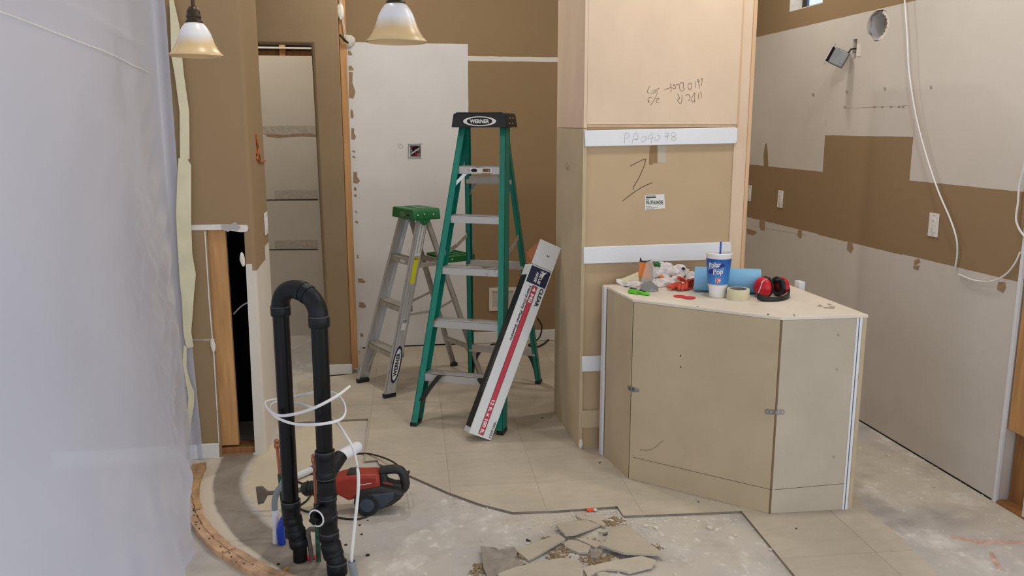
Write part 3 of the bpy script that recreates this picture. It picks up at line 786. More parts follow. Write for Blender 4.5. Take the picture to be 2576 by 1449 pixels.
def cleat(px, m, nm='cleat'):
    return MB().prism([PY(x, y, CYF+0.011) for x, y in px], (0, -0.018, 0)).build(nm, m, tc, bevel=0.003)
c1 = cleat([(1468, 328), (1846, 320), (1852, 324), (1851, 356), (1846, 361), (1470, 369)], M_mel)
c2 = cleat([(1466, 621), (1832, 608), (1837, 612), (1836, 648), (1832, 651), (1466, 663)], M_mel)
c3 = cleat([(1462, 895), (1519, 893), (1519, 931), (1462, 933)], M_mel)
c4 = cleat([(1461, 1031), (1519, 1029), (1519, 1072), (1461, 1075)], M_part)
cp2 = lambda x, y: PY(x, y, CYF-0.0075)
stroke('pencil_writing', [[(1571, 362), (1573, 336), (1580, 335), (1584, 342), (1574, 350)], [(1590, 360), (1596, 337), (1603, 336), (1604, 350), (1596, 350), (1604, 350)],
       [(1616, 344), (1613, 354), (1620, 356), (1626, 346), (1618, 342)], [(1640, 334), (1630, 348), (1645, 346)], [(1642, 336), (1638, 360)], [(1650, 345), (1647, 352), (1654, 353), (1661, 344), (1654, 340)],
       [(1672, 337), (1680, 334), (1682, 342), (1672, 345), (1680, 341), (1677, 356)], [(1700, 335), (1692, 333), (1690, 341), (1701, 347), (1694, 354), (1690, 348), (1702, 338)]], cp2, 0.0016, M_pencill, c1, NY, 0.0004)
# pencilled note upside down on the plywood panel
cp3 = lambda x, y: PY(x, y, CYF-0.0025)
def zz(lines): return [[(1560+x*0.09317, 190+y*0.09317) for x, y in l] for l in lines]
note = [[(2110, 630), (2125, 480)], [(2180, 610), (2195, 500), (2165, 440)], [(2020, 460), (2010, 690)], [(2020, 470), (1960, 560), (1930, 650), (1975, 715), (2040, 670)],
        [(1760, 550), (1830, 505), (1885, 580), (1880, 650), (1830, 690)], [(1670, 520), (1665, 690)], [(1550, 490), (1610, 620)], [(1610, 620), (1550, 660), (1590, 730), (1640, 755), (1668, 690)],
        [(2250, 95), (2190, 85), (2215, 150), (2190, 290)], [(2105, 90), (2080, 150), (2130, 175), (2120, 100), (2130, 260), (2135, 360)], [(2025, 160), (2025, 330)],
        [(1900, 200), (1935, 250), (1910, 360), (1870, 380), (1830, 300), (1850, 220), (1895, 205)], [(1715, 195), (1700, 350)], [(1715, 200), (1630, 200), (1600, 300), (1630, 400), (1690, 415), (1750, 330)],
        [(1570, 215), (1560, 250), (1525, 240), (1530, 260)], [(1480, 250), (1430, 255), (1500, 310), (1470, 360), (1410, 330)], [(1355, 215), (1375, 330), (1370, 450)], [(1185, 380), (1290, 350), (1390, 300)],
        [(800, 285), (745, 400), (745, 455), (795, 475)], [(860, 425), (960, 390), (1060, 335)], [(840, 490), (950, 450), (1020, 400)], [(1010, 460), (930, 640), (820, 800)],
        [(860, 595), (790, 590), (750, 650), (790, 690), (755, 705), (800, 725)], [(960, 630), (1020, 610), (1050, 625), (1000, 660), (980, 720), (1040, 735)]]
stroke('pencil_writing', zz(note), cp3, 0.0018, M_pencil, tc, NY, 0.0004)
# marker Z, torn spot, sticker on the lower back panel
cp4 = lambda x, y: PY(x, y, CYF+0.0115)
def z2(lines): return [[(1540+x*0.15873, 310+y*0.15873) for x, y in l] for l in lines]
stroke('marker_scrawl', z2([[(285, 680), (400, 620), (510, 570), (530, 575), (500, 690), (420, 870), (350, 990), (340, 1030), (350, 1050)], [(635, 940), (480, 1010), (330, 1105), (160, 1235)]]), cp4, 0.0032, M_pencil, tc, NY, 0.0004)
patch('torn_spot', [(1636, 366), (1654, 366), (1654, 410), (1642, 411), (1638, 415), (1633, 413), (1634, 380)], cp4, mat('brown_fibre', (150, 120, 84), 0.8), tc, NY, 0.0006)
patch('pale_spot', [(1654, 366), (1677, 366), (1675, 409), (1654, 410)], cp4, M_partg, tc, NY, 0.0006)
stk = patch('sticker', [(1622, 491), (1671, 488), (1673, 524), (1623, 529)], cp4, M_label, tc, NY, 0.0008)
st = lambda x, y: PY(x, y, CYF+0.0105)
def lay(sx, x0, y0, x1, y1, m, parent, bold=0.0):
    O = st(x0, y1); R = st(x1, y1)-O; U = st(x0, y0)-O
    text(sx, O, R.normalized(), U.normalized(), R.length, U.length, m, parent, bold=bold)
lay('98-0PA04098', 1625, 504, 1668, 515, M_ink, stk, 0.02)
for (x0, y0, x1, y1) in ((1625, 492, 1650, 493.5), (1625, 495, 1650, 498), (1625, 500, 1636, 502), (1625, 519, 1640, 520.5), (1625, 522, 1655, 523.5), (1625, 525.5, 1645, 527)):
    patch('print_line', [(x0, y0), (x1, y0-0.5), (x1, y1-0.5), (x0, y1)], st, M_grime if y1-y0 < 2.5 else M_ink, stk, NY, 0.0003)
stroke('pencil_writing', [[(1422, 408), (1424, 414), (1422, 420)], [(1427, 408), (1430, 418), (1425, 424), (1432, 426)]], lambda x, y: PX(x, y, CX0-0.0005), 0.002, M_pencil, tc, NX)
MB().blob((CX0+0.012, CYF-0.001, 0.03), (0.010, 0.002, 0.025), 2, 0.4, 4, 3).build('chipped_corner', M_crumb, tc)

# ================================================================== CORNER BASE CABINET (left in the middle of the floor)
IZ = 0.875
I0 = V((1.130, 3.965)); I1 = V((1.166, 3.625)); I2 = V((1.660, 3.165)); I3 = V((2.028, 3.150)); I4 = V((2.040, 3.985))
ic = thing('corner_base_cabinet', 'angled base cabinet with particle board sides and cluttered white top', 'cabinet', (1.62, 3.6, 0))
def face(a, b, nm, m, z0=0.0, z1=IZ-0.014, th=0.016, s0=0.0, s1=0.0, out=0.0):
    d = (b-a).normalized(); nn = V((d.y, -d.x)); a2 = a+d*s0+nn*out; b2 = b-d*s1+nn*out
    q = [a2, b2, b2-nn*th, a2-nn*th]
    return MB().prism([V((p.x, p.y, z0)) for p in q], (0, 0, z1-z0)).build(nm, m, ic, bevel=0.0012), nn
face(I0, I1, 'side_panel', M_part, s0=0.03, s1=0.004)
pf, nf = face(I1, I2, 'front_panel', M_part, s0=0.004, s1=0.004)
pr_, nr = face(I2, I3, 'side_panel', M_partg, s0=0.006, s1=0.036)
face(I3, I4, 'back_panel', M_partg, s0=0.012)
face(I4, I0, 'inner_panel', M_part, s0=0.02, s1=0.03)
for a, b in ((I1, I2), (I2, I3), (I0, I1)):
    pass
MB().prism([V((p.x, p.y, 0.0)) for p in [I1+V((0.006, -0.001)), I1+V((0.010, 0.012)), I1+V((0.0, 0.012))]], (0, 0, IZ-0.016)).build('seam', M_seam, ic, smooth=0)
MB().prism([V((p.x, p.y, 0.0)) for p in [I2+V((-0.008, 0.010)), I2+V((0.0, -0.0005)), I2+V((0.010, 0.003)), I2+V((0.004, 0.02))]], (0, 0, IZ-0.016)).build('seam', mat('raw_board_edge', (128, 102, 76), 0.85), ic, smooth=0)
# white edged frames at both ends, doubled with a dark gap
d01 = (I1-I0).normalized(); n01 = V((d01.y, -d01.x))
def post(p, w_, nm, m, d, nn, z1=IZ-0.012, z0=0.0, th=0.018, out=0.002):
    q = [p+nn*out, p+d*w_+nn*out, p+d*w_-nn*th, p-nn*th]
    return MB().prism([V((v.x, v.y, z0)) for v in q], (0, 0, z1-z0)).build(nm, m, ic, bevel=0.001)
ex = V((1, 0))
for k, (o_, w_, m) in enumerate(((-0.012, 0.012, M_mel), (0.001, 0.003, M_seam), (0.005, 0.012, M_mel))):
    q = I0+ex*o_
    MB().bb(q.x, q.x+w_, I0.y-0.032-(0.0 if m is M_mel else -0.003), I0.y+0.01, 0.0 if m is M_mel else 0.002, IZ-0.002).build('edge_strip' if m is M_mel else 'edge_gap', m, ic, smooth=0)
d23 = (I3-I2).normalized(); n23 = V((d23.y, -d23.x))
post(I3-d23*0.036, 0.010, 'edge_strip', M_mel, d23, n23); post(I3-d23*0.0255, 0.003, 'edge_gap', M_seam, d23, n23, out=-0.001); post(I3-d23*0.022, 0.012, 'edge_strip', M_mel, d23, n23)
post(I3-d23*0.010, 0.018, 'end_board', M_part, d23, n23, out=0.004)
tp_ = [I0+V((-0.012, 0.0)), I0+V((0.004, -0.036)), I1+V((-0.002, -0.002)), I2+V((-0.001, -0.004)), I3+V((0.012, -0.004)), I4, V((1.13, 3.99))]
MB().prism([V((p.x, p.y, IZ-0.013)) for p in tp_], (0, 0, 0.013)).build('cabinet_top', M_melt, ic, bevel=0.0015)
pn = lambda a, nn: (lambda x, y: PL(x, y, V((a.x, a.y, 0))+V((nn.x, nn.y, 0))*0.0006, V((nn.x, nn.y, 0))))
fpl = pn(I1, nf); rpl = pn(I2, nr)
N3f = V((nf.x, nf.y, 0)); N3r = V((nr.x, nr.y, 0))
stroke('scribed_line', [[(1592, 1150), (1940, 1232)]], fpl, 0.0016, M_pencil, ic, N3f)
stroke('scribed_line', [[(1948, 1232), (2128, 1216)]], rpl, 0.0016, M_pencil, ic, N3r)
stroke('pencil_line', [[(1610, 1132), (1640, 1130), (1668, 1108)]], fpl, 0.0012, M_pencil, ic, N3f)
for x, y in ((1712, 895), (1712, 923), (1615, 754+6), (1755, 772), (1932, 791)): patch('nail_hole', [(x-1.6, y-1.6), (x+1.6, y-1.6), (x+1.6, y+1.6), (x-1.6, y+1.6)], fpl, M_seam, ic, N3f, 0.0005)
for x, y in ((2097, 1150), (2108, 843), (1997, 793), (2105, 930)): patch('scuff', [(x-3, y-2), (x+1, y-4), (x+4, y+1), (x+1, y+4)], rpl, M_grime, ic, N3r, 0.0005)
# mending plates across the seams
def strap(px, plane, N3):
    o = MB().prism([plane(x, y) for x, y in px], N3*0.0025).build('mending_plate', M_steel, ic, bevel=0.0006); return o
s1 = strap([(1591, 974), (1602, 976), (1608, 980), (1607, 986), (1591, 985)], fpl, N3f)
lpl = pn(I0, n01)
s2 = strap([(1580, 970), (1590, 974), (1590, 985), (1581, 980)], lpl, V((n01.x, n01.y, 0)))
s3 = strap([(1925, 1031), (1929, 1029), (1948, 1031), (1947, 1042), (1928, 1041), (1925, 1037)], fpl, N3f)
s4 = strap([(1950, 1032), (1970, 1030), (1974, 1034), (1973, 1040), (1969, 1042), (1950, 1043)], rpl, N3r)
for o_, pl_, N_, xs in ((s1, fpl, N3f, ((1602, 981),)), (s3, fpl, N3f, ((1930, 1035), (1940, 1036))), (s4, rpl, N3r, ((1958, 1037), (1968, 1036)))):
    for x, y in xs:
        MB().lathe([(0.0, 0.0012), (0.0028, 0.0012), (0.0035, 0)], 10, pl_(x, y)+N_*0.0028, N_).build('screw_head', M_alu, o_)
# shipping sticker remains on the top
ttop = lambda x, y: G(x, y, IZ+0.0004)
for poly in ([(2055, 770), (2062, 765), (2070, 770), (2064, 772)], [(2070, 772), (2085, 773), (2083, 776), (2072, 775)], [(2087, 770), (2102, 771), (2098, 777), (2084, 776)], [(2080, 764), (2090, 764), (2093, 767), (2083, 768)]):
    patch('sticker_scrap', poly, ttop, M_grime, ic, (0, 0, 1), 0.0004)
stroke('pencil_line', [[(1888, 761), (1920, 758), (1945, 757)], [(1886, 766), (1906, 768)], [(1745, 735), (1790, 748), (1830, 752)]], ttop, 0.0012, M_grime, ic, (0, 0, 1), 0.0003)
solo(MB().bb(2.045, 2.075, 3.74, 3.79, 0.60, 0.905), 'wood_offcut', M_mel, 'short white block standing up behind the right edge of the angled base cabinet', 'block', (2.06, 3.765, 0.60), bevel=0.002)

# ================================================================== STEP LADDERS
def frame(O, xd):
    x = V((xd[0], xd[1], 0)).normalized(); y = V((-x.y, x.x, 0)); O = V(O)
    return Matrix(((x.x, y.x, 0, O.x), (x.y, y.y, 0, O.y), (0, 0, 1, O.z), (0, 0, 0, 1)))
EX = V((1, 0, 0)); EY = V((0, 1, 0))
def ellipse_patch(mb, c, r, u, ru, rv, nrm, th, n=28):
    pts = [c+r*(ru*math.cos(2*math.pi*k/n))+u*(rv*math.sin(2*math.pi*k/n)) for k in range(n)]
    return mb.prism(pts, nrm*th)

# ---- six-foot green fibreglass ladder
GO = V((0.421, 4.401, 0)); GM = frame(GO, (0.462, -0.215))
gl = thing('step_ladder', 'tall green fibreglass step ladder with black top cap and aluminium steps', 'step ladder', GO)
GH = 1.650; WB = 0.268; WT = 0.138; YT = 0.53; SPR = 1.00; RWB = 0.245; RWT = 0.125; YR = 0.605
def fx(z): return WB+(WT-WB)*z/GH
def fy(z): return YT*z/GH
def rx(z): return RWB+(RWT-RWB)*z/GH
def ry(z): return SPR+(YR-SPR)*z/GH
for s_ in (-1, 1):
    mb = MB(GM); p0 = V((s_*WB, 0, 0.012)); p1 = V((s_*WT, YT, GH+0.03)); a = V((-s_, 0, 0))
    mb.beam2(p0, p1, a, EY, (0, 0.005), (0, 0.088)); mb.beam2(p0, p1, a, EY, (0, 0.036), (0, 0.006)); mb.beam2(p0, p1, a, EY, (0, 0.036), (0.082, 0.088))
    rl = mb.build('front_rail', M_green, gl, smooth=0)
    mb = MB(GM); p0 = V((s_*RWB, SPR, 0.012)); p1 = V((s_*RWT, YR, GH+0.03))
    mb.beam2(p0, p1, a, EY, (0, 0.005), (-0.05, 0)); mb.beam2(p0, p1, a, EY, (0, 0.026), (-0.006, 0)); mb.beam2(p0, p1, a, EY, (0, 0.026), (-0.05, -0.044))
    rr = mb.build('rear_rail', M_green, gl, smooth=0)
    # feet
    MB(GM).bb(s_*WB-s_*0.034, s_*WB+s_*0.004, -0.004, 0.082, 0.0, 0.022).build('foot', M_black, gl, bevel=0.003)
    MB(GM).bb(s_*RWB-s_*0.032, s_*RWB+s_*0.004, SPR-0.056, SPR+0.006, 0.0, 0.022).build('foot', M_black, gl, bevel=0.003)
    # black curved gussets below the lowest step and rear bar
    for (xx, yy, zt, wdt) in ((WB, 0.052, 0.285, 0.15), (RWB, SPR-0.035, 0.24, 0.17)):
        cur = [V((s_*(xx-0.018), yy, 0.03)), V((s_*(xx-0.030), yy, 0.10)), V((s_*(xx-0.075), yy+0.01, 0.185)), V((s_*(xx-wdt), yy+0.02, zt))]
        mb = MB(GM); cc = catmull(cur, 6)
        for k in range(len(cc)-1): mb.beam2(cc[k], cc[k+1], EX, EY, (-0.014, 0.014), (-0.016, 0.016))
        mb.build('gusset', M_black, gl, smooth=0.8)
    # warning stickers on the right rail
    if s_ == 1:
        for (z0, z1, m, nm) in ((1.05, 1.60, M_label, 'sticker'), (0.66, 0.88, M_yellow, 'sticker')):
            q = []
            for z in (z0, z1): q.append((V((fx(z)+0.0008, fy(z)+0.014, z)), V((fx(z)+0.0008, fy(z)+0.066, z))))
            MB(GM).prism([q[0][0], q[0][1], q[1][1], q[1][0]], (0.0006, 0, 0)).build(nm, m, rl, smooth=0)
    # aluminium spreader, folded in two links
    z = 0.93
    a0 = V((s_*(fx(z)-0.012), fy(z)+0.06, z)); b0 = V((s_*(rx(z+0.06)-0.010), ry(z+0.06)-0.03, z+0.07)); mid = a0.lerp(b0, 0.5)+V((0, 0, -0.012))
    sp = MB(GM).bar(a0, mid, 0.004, 0.026).bar(mid, b0, 0.004, 0.026).build('spreader', M_alud, gl, smooth=0)
    MB(GM).lathe([(0, -.006), (.011, -.006), (.011, .006), (0, .006)], 10, mid, (1, 0, 0)).build('spreader_rivet', M_alu, sp)
gr = gl
ZS = [0.285, 0.575, 0.865, 1.150, 1.425]
M_rusty = None
def rust_alu():
    m, t, b = newmat('rust_smeared_aluminium')
    p = t.obj(); n = t.noise(7, 4, p, 0.6)
    c = t.mix(t.ramp(n, 0.58, 0.68), lin((192, 190, 188)), lin((140, 98, 62)))
    t.l.new(c, b.inputs['Base Color']); b.inputs['Metallic'].default_value = 0.55; b.inputs['Roughness'].default_value = 0.45
    return m
M_rusty = rust_alu()
for i, z in enumerate(ZS):
    x = fx(z)-0.030; y = fy(z)
    mb = MB(GM); mb.bb(-x, x, y-0.004, y+0.082, z-0.003, z); mb.bb(-x, x, y-0.004, y, z-0.042, z); mb.bb(-x, x, y+0.078, y+0.082, z-0.042, z)
    for k in range(6): mb.bb(-x, x, y+0.004+k*0.012, y+0.009+k*0.012, z, z+0.002)
    sp = mb.build('step', M_rusty, gl, smooth=0)
    for sx in (-1, 1):
        MB(GM).blob((sx*(fx(z)-0.014), y-0.002, z-0.020), (0.006, 0.004, 0.006), 2).build('rivet', M_alu, sp)
        if i in (0, 4): MB(GM).blob((sx*(fx(z)-0.10), y-0.004, z-0.022), (0.006, 0.004, 0.006), 2).build('rivet', M_alu, sp)
        if i == 4:
            MB(GM).bar((sx*(x-0.045), y+0.01, z-0.035), (sx*(fx(z-.12)-0.012), fy(z-.12)+0.01, z-0.115), 0.004, 0.018).build('diagonal_brace', M_alu, gl, smooth=0)
            MB(GM).blob((sx*(fx(z-.12)-0.014), fy(z-.12)-0.002, z-0.115), (0.006, 0.004, 0.006), 2).build('rivet', M_alu, gl)
    if i == 4:
        s = MB(GM).bb(-0.055, 0.075, y-0.0052, y-0.0040, z-0.036, z-0.008).build('sticker', M_label, sp, smooth=0)
        mb = MB(GM); ellipse_patch(mb, V((-0.03, y-0.0054, z-0.022)), EX, V((0, 0, 1)), 0.019, 0.010, V((0, -1, 0)), 0.0006); mb.build('sticker_print', M_ink, s, smooth=0)
        MB(GM).bb(0.022, 0.066, y-0.0060, y-0.0054, z-0.030, z-0.012).build('sticker_print', mat('rust_print', (120, 82, 48), 0.7), s, smooth=0)
for z, h_ in ((1.36, 0.045), (0.83, 0.045), (0.245, 0.045)):
    x = rx(z)-0.005; y = ry(z)-0.025
    mb = MB(GM); mb.bb(-x, x, y-0.012, y+0.012, z-0.002, z); mb.bb(-x, x, y-0.014, y-0.011, z-h_, z)
    rb = mb.build('rear_brace', M_alud, gl, smooth=0)
    if z > 1:
        for sx in (-1, 1): MB(GM).bar((sx*(x-0.06), y, z-0.03), (sx*(x-0.0), y+0.03, z-0.115), 0.004, 0.018).build('diagonal_brace', M_alu, gl, smooth=0)
# top cap
yc = (YT+YR)/2+0.01; CW = 0.165; CD = 0.125; z0 = GH-0.005; z1 = GH+0.075
capx = [(-CW, z0), (-CW+0.012, z1-0.008), (-CW+0.020, z1), (CW-0.020, z1), (CW-0.012, z1-0.008), (CW, z0)]
cap = MB(GM).prism([V((x, yc-CD, z)) for x, z in capx], (0, 2*CD*0.92, 0)).build('top_cap', M_black, gl, bevel=0.004)
mb = MB(GM); mb.bb(-CW+0.03, CW-0.03, yc-CD-0.0, yc-CD+0.02, z1-0.002, z1+0.004).build('cap_rib', M_black, cap, bevel=0.001)
pc_ = V((0.005, yc-CD-0.0008, (z0+z1)/2-0.006)); ZU = V((0, 0, 1)); NF = V((0, -1, 0))
mb = MB(GM); ellipse_patch(mb, pc_, EX, ZU, 0.098, 0.027, NF, 0.0006); mb.build('badge', M_white, cap, smooth=0)
mb = MB(GM); ellipse_patch(mb, pc_+V((0, -0.0007, 0)), EX, ZU, 0.076, 0.022, NF, 0.0006); bdg = mb.build('badge', M_ink, cap, smooth=0)
W3 = lambda u, q: GM @ (pc_+V((u, -0.0016, q)))
text('WERNER', None, None, None, 0.115, 0.022, M_white, cap, fn=W3, center=True, bold=0.04)
for k in range(4):
    MB(GM).blob((CW-0.004-0.004*(k // 2), yc-0.05+0.06*(k % 2)+0.02*(k // 2), z0+0.022+0.03*(k // 2)), (0.004, 0.005, 0.005), 2).build('rivet', M_alu, cap)

# ---- four-foot aluminium ladder
AO = V((-0.045, 5.212, 0)); AM = frame(AO, (0.175, -0.37))
al = thing('step_ladder', 'short aluminium step ladder with dark green top cap and pail shelf', 'step ladder', AO)
AH = 1.085; AWB = 0.205; AWT = 0.128; AYT = 0.305; ASP = 0.74; ARB = 0.185; ART = 0.115; AYR = 0.38
ax_ = lambda z: AWB+(AWT-AWB)*z/AH
ay_ = lambda z: AYT*z/AH
bx_ = lambda z: ARB+(ART-ARB)*z/AH
by_ = lambda z: ASP+(AYR-ASP)*z/AH
for s_ in (-1, 1):
    a = V((-s_, 0, 0))
    mb = MB(AM); p0 = V((s_*AWB, 0, 0.012)); p1 = V((s_*AWT, AYT, AH+0.02))
    mb.beam2(p0, p1, a, EY, (0, 0.003), (0, 0.072)); mb.beam2(p0, p1, a, EY, (0, 0.024), (0, 0.003)); mb.beam2(p0, p1, a, EY, (0, 0.024), (0.069, 0.072))
    for k in range(3): mb.beam2(p0, p1, a, EY, (-0.0015, 0.0), (0.012+k*0.02, 0.020+k*0.02))
    rl = mb.build('front_rail', M_alu, al, smooth=0)
    mb = MB(AM); q0 = V((s_*ARB, ASP, 0.012)); q1 = V((s_*ART, AYR, AH+0.02))
    mb.beam2(q0, q1, a, EY, (0, 0.003), (-0.034, 0)); mb.beam2(q0, q1, a, EY, (0, 0.018), (-0.003, 0)); mb.beam2(q0, q1, a, EY, (0, 0.018), (-0.034, -0.031))
    mb.build('rear_rail', M_alud, al, smooth=0)
    MB(AM).bb(s_*AWB-s_*0.028, s_*AWB+s_*0.004, -0.004, 0.077, 0.0, 0.026).build('foot', M_black, al, bevel=0.003)
    MB(AM).bb(s_*ARB-s_*0.024, s_*ARB+s_*0.004, ASP-0.040, ASP+0.006, 0.0, 0.026).build('foot', M_black, al, bevel=0.003)
    # braces under the lowest step
    MB(AM).bar((s_*(ax_(.27)-0.08), ay_(.27)+0.04, 0.255), (s_*(ax_(.06)-0.01), ay_(.06)+0.05, 0.07), 0.003, 0.018).build('diagonal_brace', M_alud, al, smooth=0)
    MB(AM).bar((s_*(bx_(.22)-0.08), by_(.22)-0.015, 0.215), (s_*(bx_(.06)-0.01), by_(.06)-0.012, 0.06), 0.003, 0.016).build('diagonal_brace', M_alud, al, smooth=0)
    # spreaders
    z = 0.50
    a0 = V((s_*(ax_(z)+0.004), ay_(z)+0.05, z)); b0 = V((s_*(bx_(z+.05)+0.004), by_(z+.05)-0.015, z+0.055)); md = a0.lerp(b0, 0.55)+V((0, 0, -0.03))
    MB(AM).bar(a0, md, 0.003, 0.016).bar(md, b0, 0.003, 0.016).build('spreader', M_alud, al, smooth=0)
    if s_ == 1:
        zq = lambda z0, z1, y0, y1, m, nm, par: MB(AM).prism([V((ax_(z0)+0.0022, ay_(z0)+y0, z0)), V((ax_(z0)+0.0022, ay_(z0)+y1, z0)), V((ax_(z1)+0.0022, ay_(z1)+y1, z1)), V((ax_(z1)+0.0022, ay_(z1)+y0, z1))], (0.0006, 0, 0)).build(nm, m, par, smooth=0)
        zq(0.86, 1.055, 0.016, 0.058, M_label, 'sticker', rl)
        yl = zq(0.69, 0.85, 0.020, 0.052, M_yellow, 'sticker', rl)
        zq(0.835, 0.848, 0.022, 0.050, M_ink, 'sticker_print', yl)
        zq(0.41, 0.475, 0.020, 0.050, M_label, 'sticker', rl); zq(0.45, 0.472, 0.022, 0.048, M_black, 'sticker', rl)
        # maker's badge on the rail, reading upwards
        zc = 0.20; dr = (V((ax_(.3), ay_(.3), .3))-V((ax_(.1), ay_(.1), .1))).normalized(); c0 = V((ax_(zc)+0.0022, ay_(zc)+0.036, zc))
        mb = MB(AM); ellipse_patch(mb, c0, dr, EY, 0.118, 0.030, V((1, 0, 0)), 0.0006); bd = mb.build('badge', M_navy, rl, smooth=0)
        mb = MB(AM); ellipse_patch(mb, c0+V((0.0007, 0, 0)), dr, EY, 0.100, 0.022, V((1, 0, 0)), 0.0005); mb.build('badge', M_white, rl, smooth=0)
        text('WERNER', None, None, None, 0.150, 0.026, M_ink, rl, fn=lambda u, q: AM @ (c0+V((0.0016, 0, 0))+dr*u-EY*q), center=True, bold=0.04)
for i, z in enumerate((0.27, 0.55, 0.835)):
    x = ax_(z)-0.003; y = ay_(z)
    mb = MB(AM); mb.bb(-x, x, y-0.003, y+0.075, z-0.003, z); mb.bb(-x, x, y-0.003, y, z-0.036, z); mb.bb(-x, x, y+0.072, y+0.075, z-0.036, z)
    for k in range(5): mb.bb(-x, x, y+0.006+k*0.013, y+0.011+k*0.013, z, z+0.002)
    sp = mb.build('step', M_alud, al, smooth=0)
    if i == 2: MB(AM).bb(0.01, 0.07, y-0.0042, y-0.0032, z-0.028, z-0.008).build('sticker', M_label, sp, smooth=0)
for z in (0.82, 0.235):
    x = bx_(z)-0.003; y = by_(z)-0.017
    MB(AM).bb(-x, x, y-0.003, y, z-0.032, z).bb(-x, x, y-0.003, y+0.016, z-0.003, z).build('rear_brace', M_alud, al, smooth=0)
# side braces that carry the pail shelf, and the shelf
for s_ in (-1, 1):
    MB(AM).bar((s_*(ax_(.8)-0.01), ay_(.8)+0.06, 0.795), (s_*(bx_(.8)-0.01), by_(.8)+0.02, 0.80), 0.004, 0.03).build('shelf_bracket', M_alud, al, smooth=0)
sh = MB(AM); y0 = by_(0.80)+0.02; y1 = y0+0.22
sh.bb(-0.125, 0.125, y0, y0+0.012, 0.80, 0.83); sh.bb(-0.125, 0.125, y1-0.012, y1, 0.79, 0.83); sh.bb(-0.125, -0.113, y0, y1, 0.79, 0.83); sh.bb(0.113, 0.125, y0, y1, 0.79, 0.83)
for k in range(4): sh.bb(-0.115, 0.115, y0+0.035+k*0.045, y0+0.052+k*0.045, 0.818, 0.826)
shf = sh.build('pail_shelf', M_greend, al, bevel=0.002)
for yy in (y0+0.05, y1-0.05): MB(AM).blob((0.126, yy, 0.81), (0.003, 0.006, 0.006), 2).build('rivet', M_alu, shf)
# cap
yc = (AYT+AYR)/2+0.012; CW = 0.150; CD = 0.095; z0 = AH-0.005; z1 = AH+0.062
cp_ = MB(AM).prism([V((-CW, yc-CD, z0)), V((-CW+.012, yc-CD, z1-.006)), V((-CW+.018, yc-CD, z1)), V((CW-.018, yc-CD, z1)), V((CW-.012, yc-CD, z1-.006)), V((CW, yc-CD, z0))], (0, 2*CD, 0)).build('top_cap', M_greend, al, bevel=0.006)
MB(AM).prism([V((CW-0.004, yc-0.055, z0)), V((CW-0.004, yc+0.02, z0)), V((CW-0.004, yc-0.01, z0-0.032)), V((CW-0.004, yc-0.03, z0-0.032))], (0.006, 0, 0)).build('cap_tab', M_greend, cp_, bevel=0.002)
for (yy, zz_) in ((-0.065, .03), (-0.02, .034), (0.045, .03), (-0.02, -0.012)):
    MB(AM).blob((CW-0.003, yc+yy, z0+zz_), (0.006, 0.006, 0.006), 2).build('rivet', M_alu, cp_)
MB(AM).bb(-0.09, 0.09, yc-0.03, yc+0.04, z1-0.001, z1+0.004).build('cap_tray', mat('dusty_green_plastic', (96, 128, 96), 0.7, var=0.2, vs=20), cp_, bevel=0.002)
mb = MB(AM); pcb = V((0.0, yc-CD-0.001, z0+0.03))
ellipse_patch(mb, pcb, EX, ZU, 0.032, 0.014, NF, 0.0006); mb.build('badge', mat('pale_green_print', (150, 176, 156), 0.6), cp_, smooth=0)
mb = MB(AM); ellipse_patch(mb, pcb+V((0, -.0006, 0)), EX, ZU, 0.026, 0.010, NF, 0.0006); mb.build('badge', M_greend, cp_, smooth=0)
text('WERNER', None, None, None, 0.040, 0.008, MATS['pale_green_print'], cp_, fn=lambda u, q: AM @ (pcb+V((u, -0.0014, q))), center=True, bold=0.02)
MB(AM).bb(0.055, 0.095, yc-CD-0.0015, yc-CD+0.001, z0+0.022, z0+0.032).build('cap_slot', M_ink, cp_, smooth=0)

# ================================================================== LEANING CARTON
bo = V((0.589, 4.218, 0.001)); bx = V((0.905, 0.082, -0.417)); by = V((-0.172, 0.968, -0.181)); bz = V((0.389, 0.236, 0.891))
bx.normalize(); bz = (bz-bx*bz.dot(bx)).normalized(); by = bz.cross(bx)
BW = 0.131; BD = 0.10; BL = 0.971; BF = 0.142
ct = thing('long_carton', 'long narrow white carton of plastic sheeting leaning against the green ladder', 'carton', bo)
bq = lambda u, v, w_=0.0: bo-bx*(BW-u)+bz*v+by*w_      # u across the face from the left edge, v up the length
M_cartons = M_cardw
body = MB()
body.prism([bq(0, 0), bq(BW, 0), bq(BW, 0, BD), bq(0, 0, BD)], bz*(BL-0.002))
bod = body.build('carton_body', M_cardw, ct, bevel=0.0015)
MB().prism([bq(0, BL), bq(BW, BL), bq(BW, BL+BF), bq(0, BL+BF)], by*0.003).build('end_flap', M_cardw, ct, bevel=0.0005)
MB().prism([bq(0, BL, 0.004), bq(0, BL, BD*0.9), bq(0, BL, BD*0.9)+bz*0.06-bx*0.02, bq(0, BL, 0.004)+bz*0.125-bx*0.004], bx*0.003).build('inner_flap', M_cardb, ct, smooth=0)
MB().prism([bq(0, BL+.001, 0.004), bq(BW, BL+.001, 0.004), bq(BW, BL+.001, BD-.004), bq(0, BL+.001, BD-.004)], bz*0.001).build('open_end', M_cardb, ct, smooth=0)
nf_ = -by
def onface(nm, m, u0, u1, v0, v1, lift=0.0006, par=bod):
    return MB().prism([bq(u0, v0)+nf_*lift, bq(u1, v0)+nf_*lift, bq(u1, v1)+nf_*lift, bq(u0, v1)+nf_*lift], nf_*0.0004).build(nm, m, par, smooth=0)
onface('print_band', M_ink, 0.050, 0.081, 0.012, 0.862, 0.0003)
red = onface('print_band', M_prred, 0.0525, 0.0785, 0.014, 0.860)
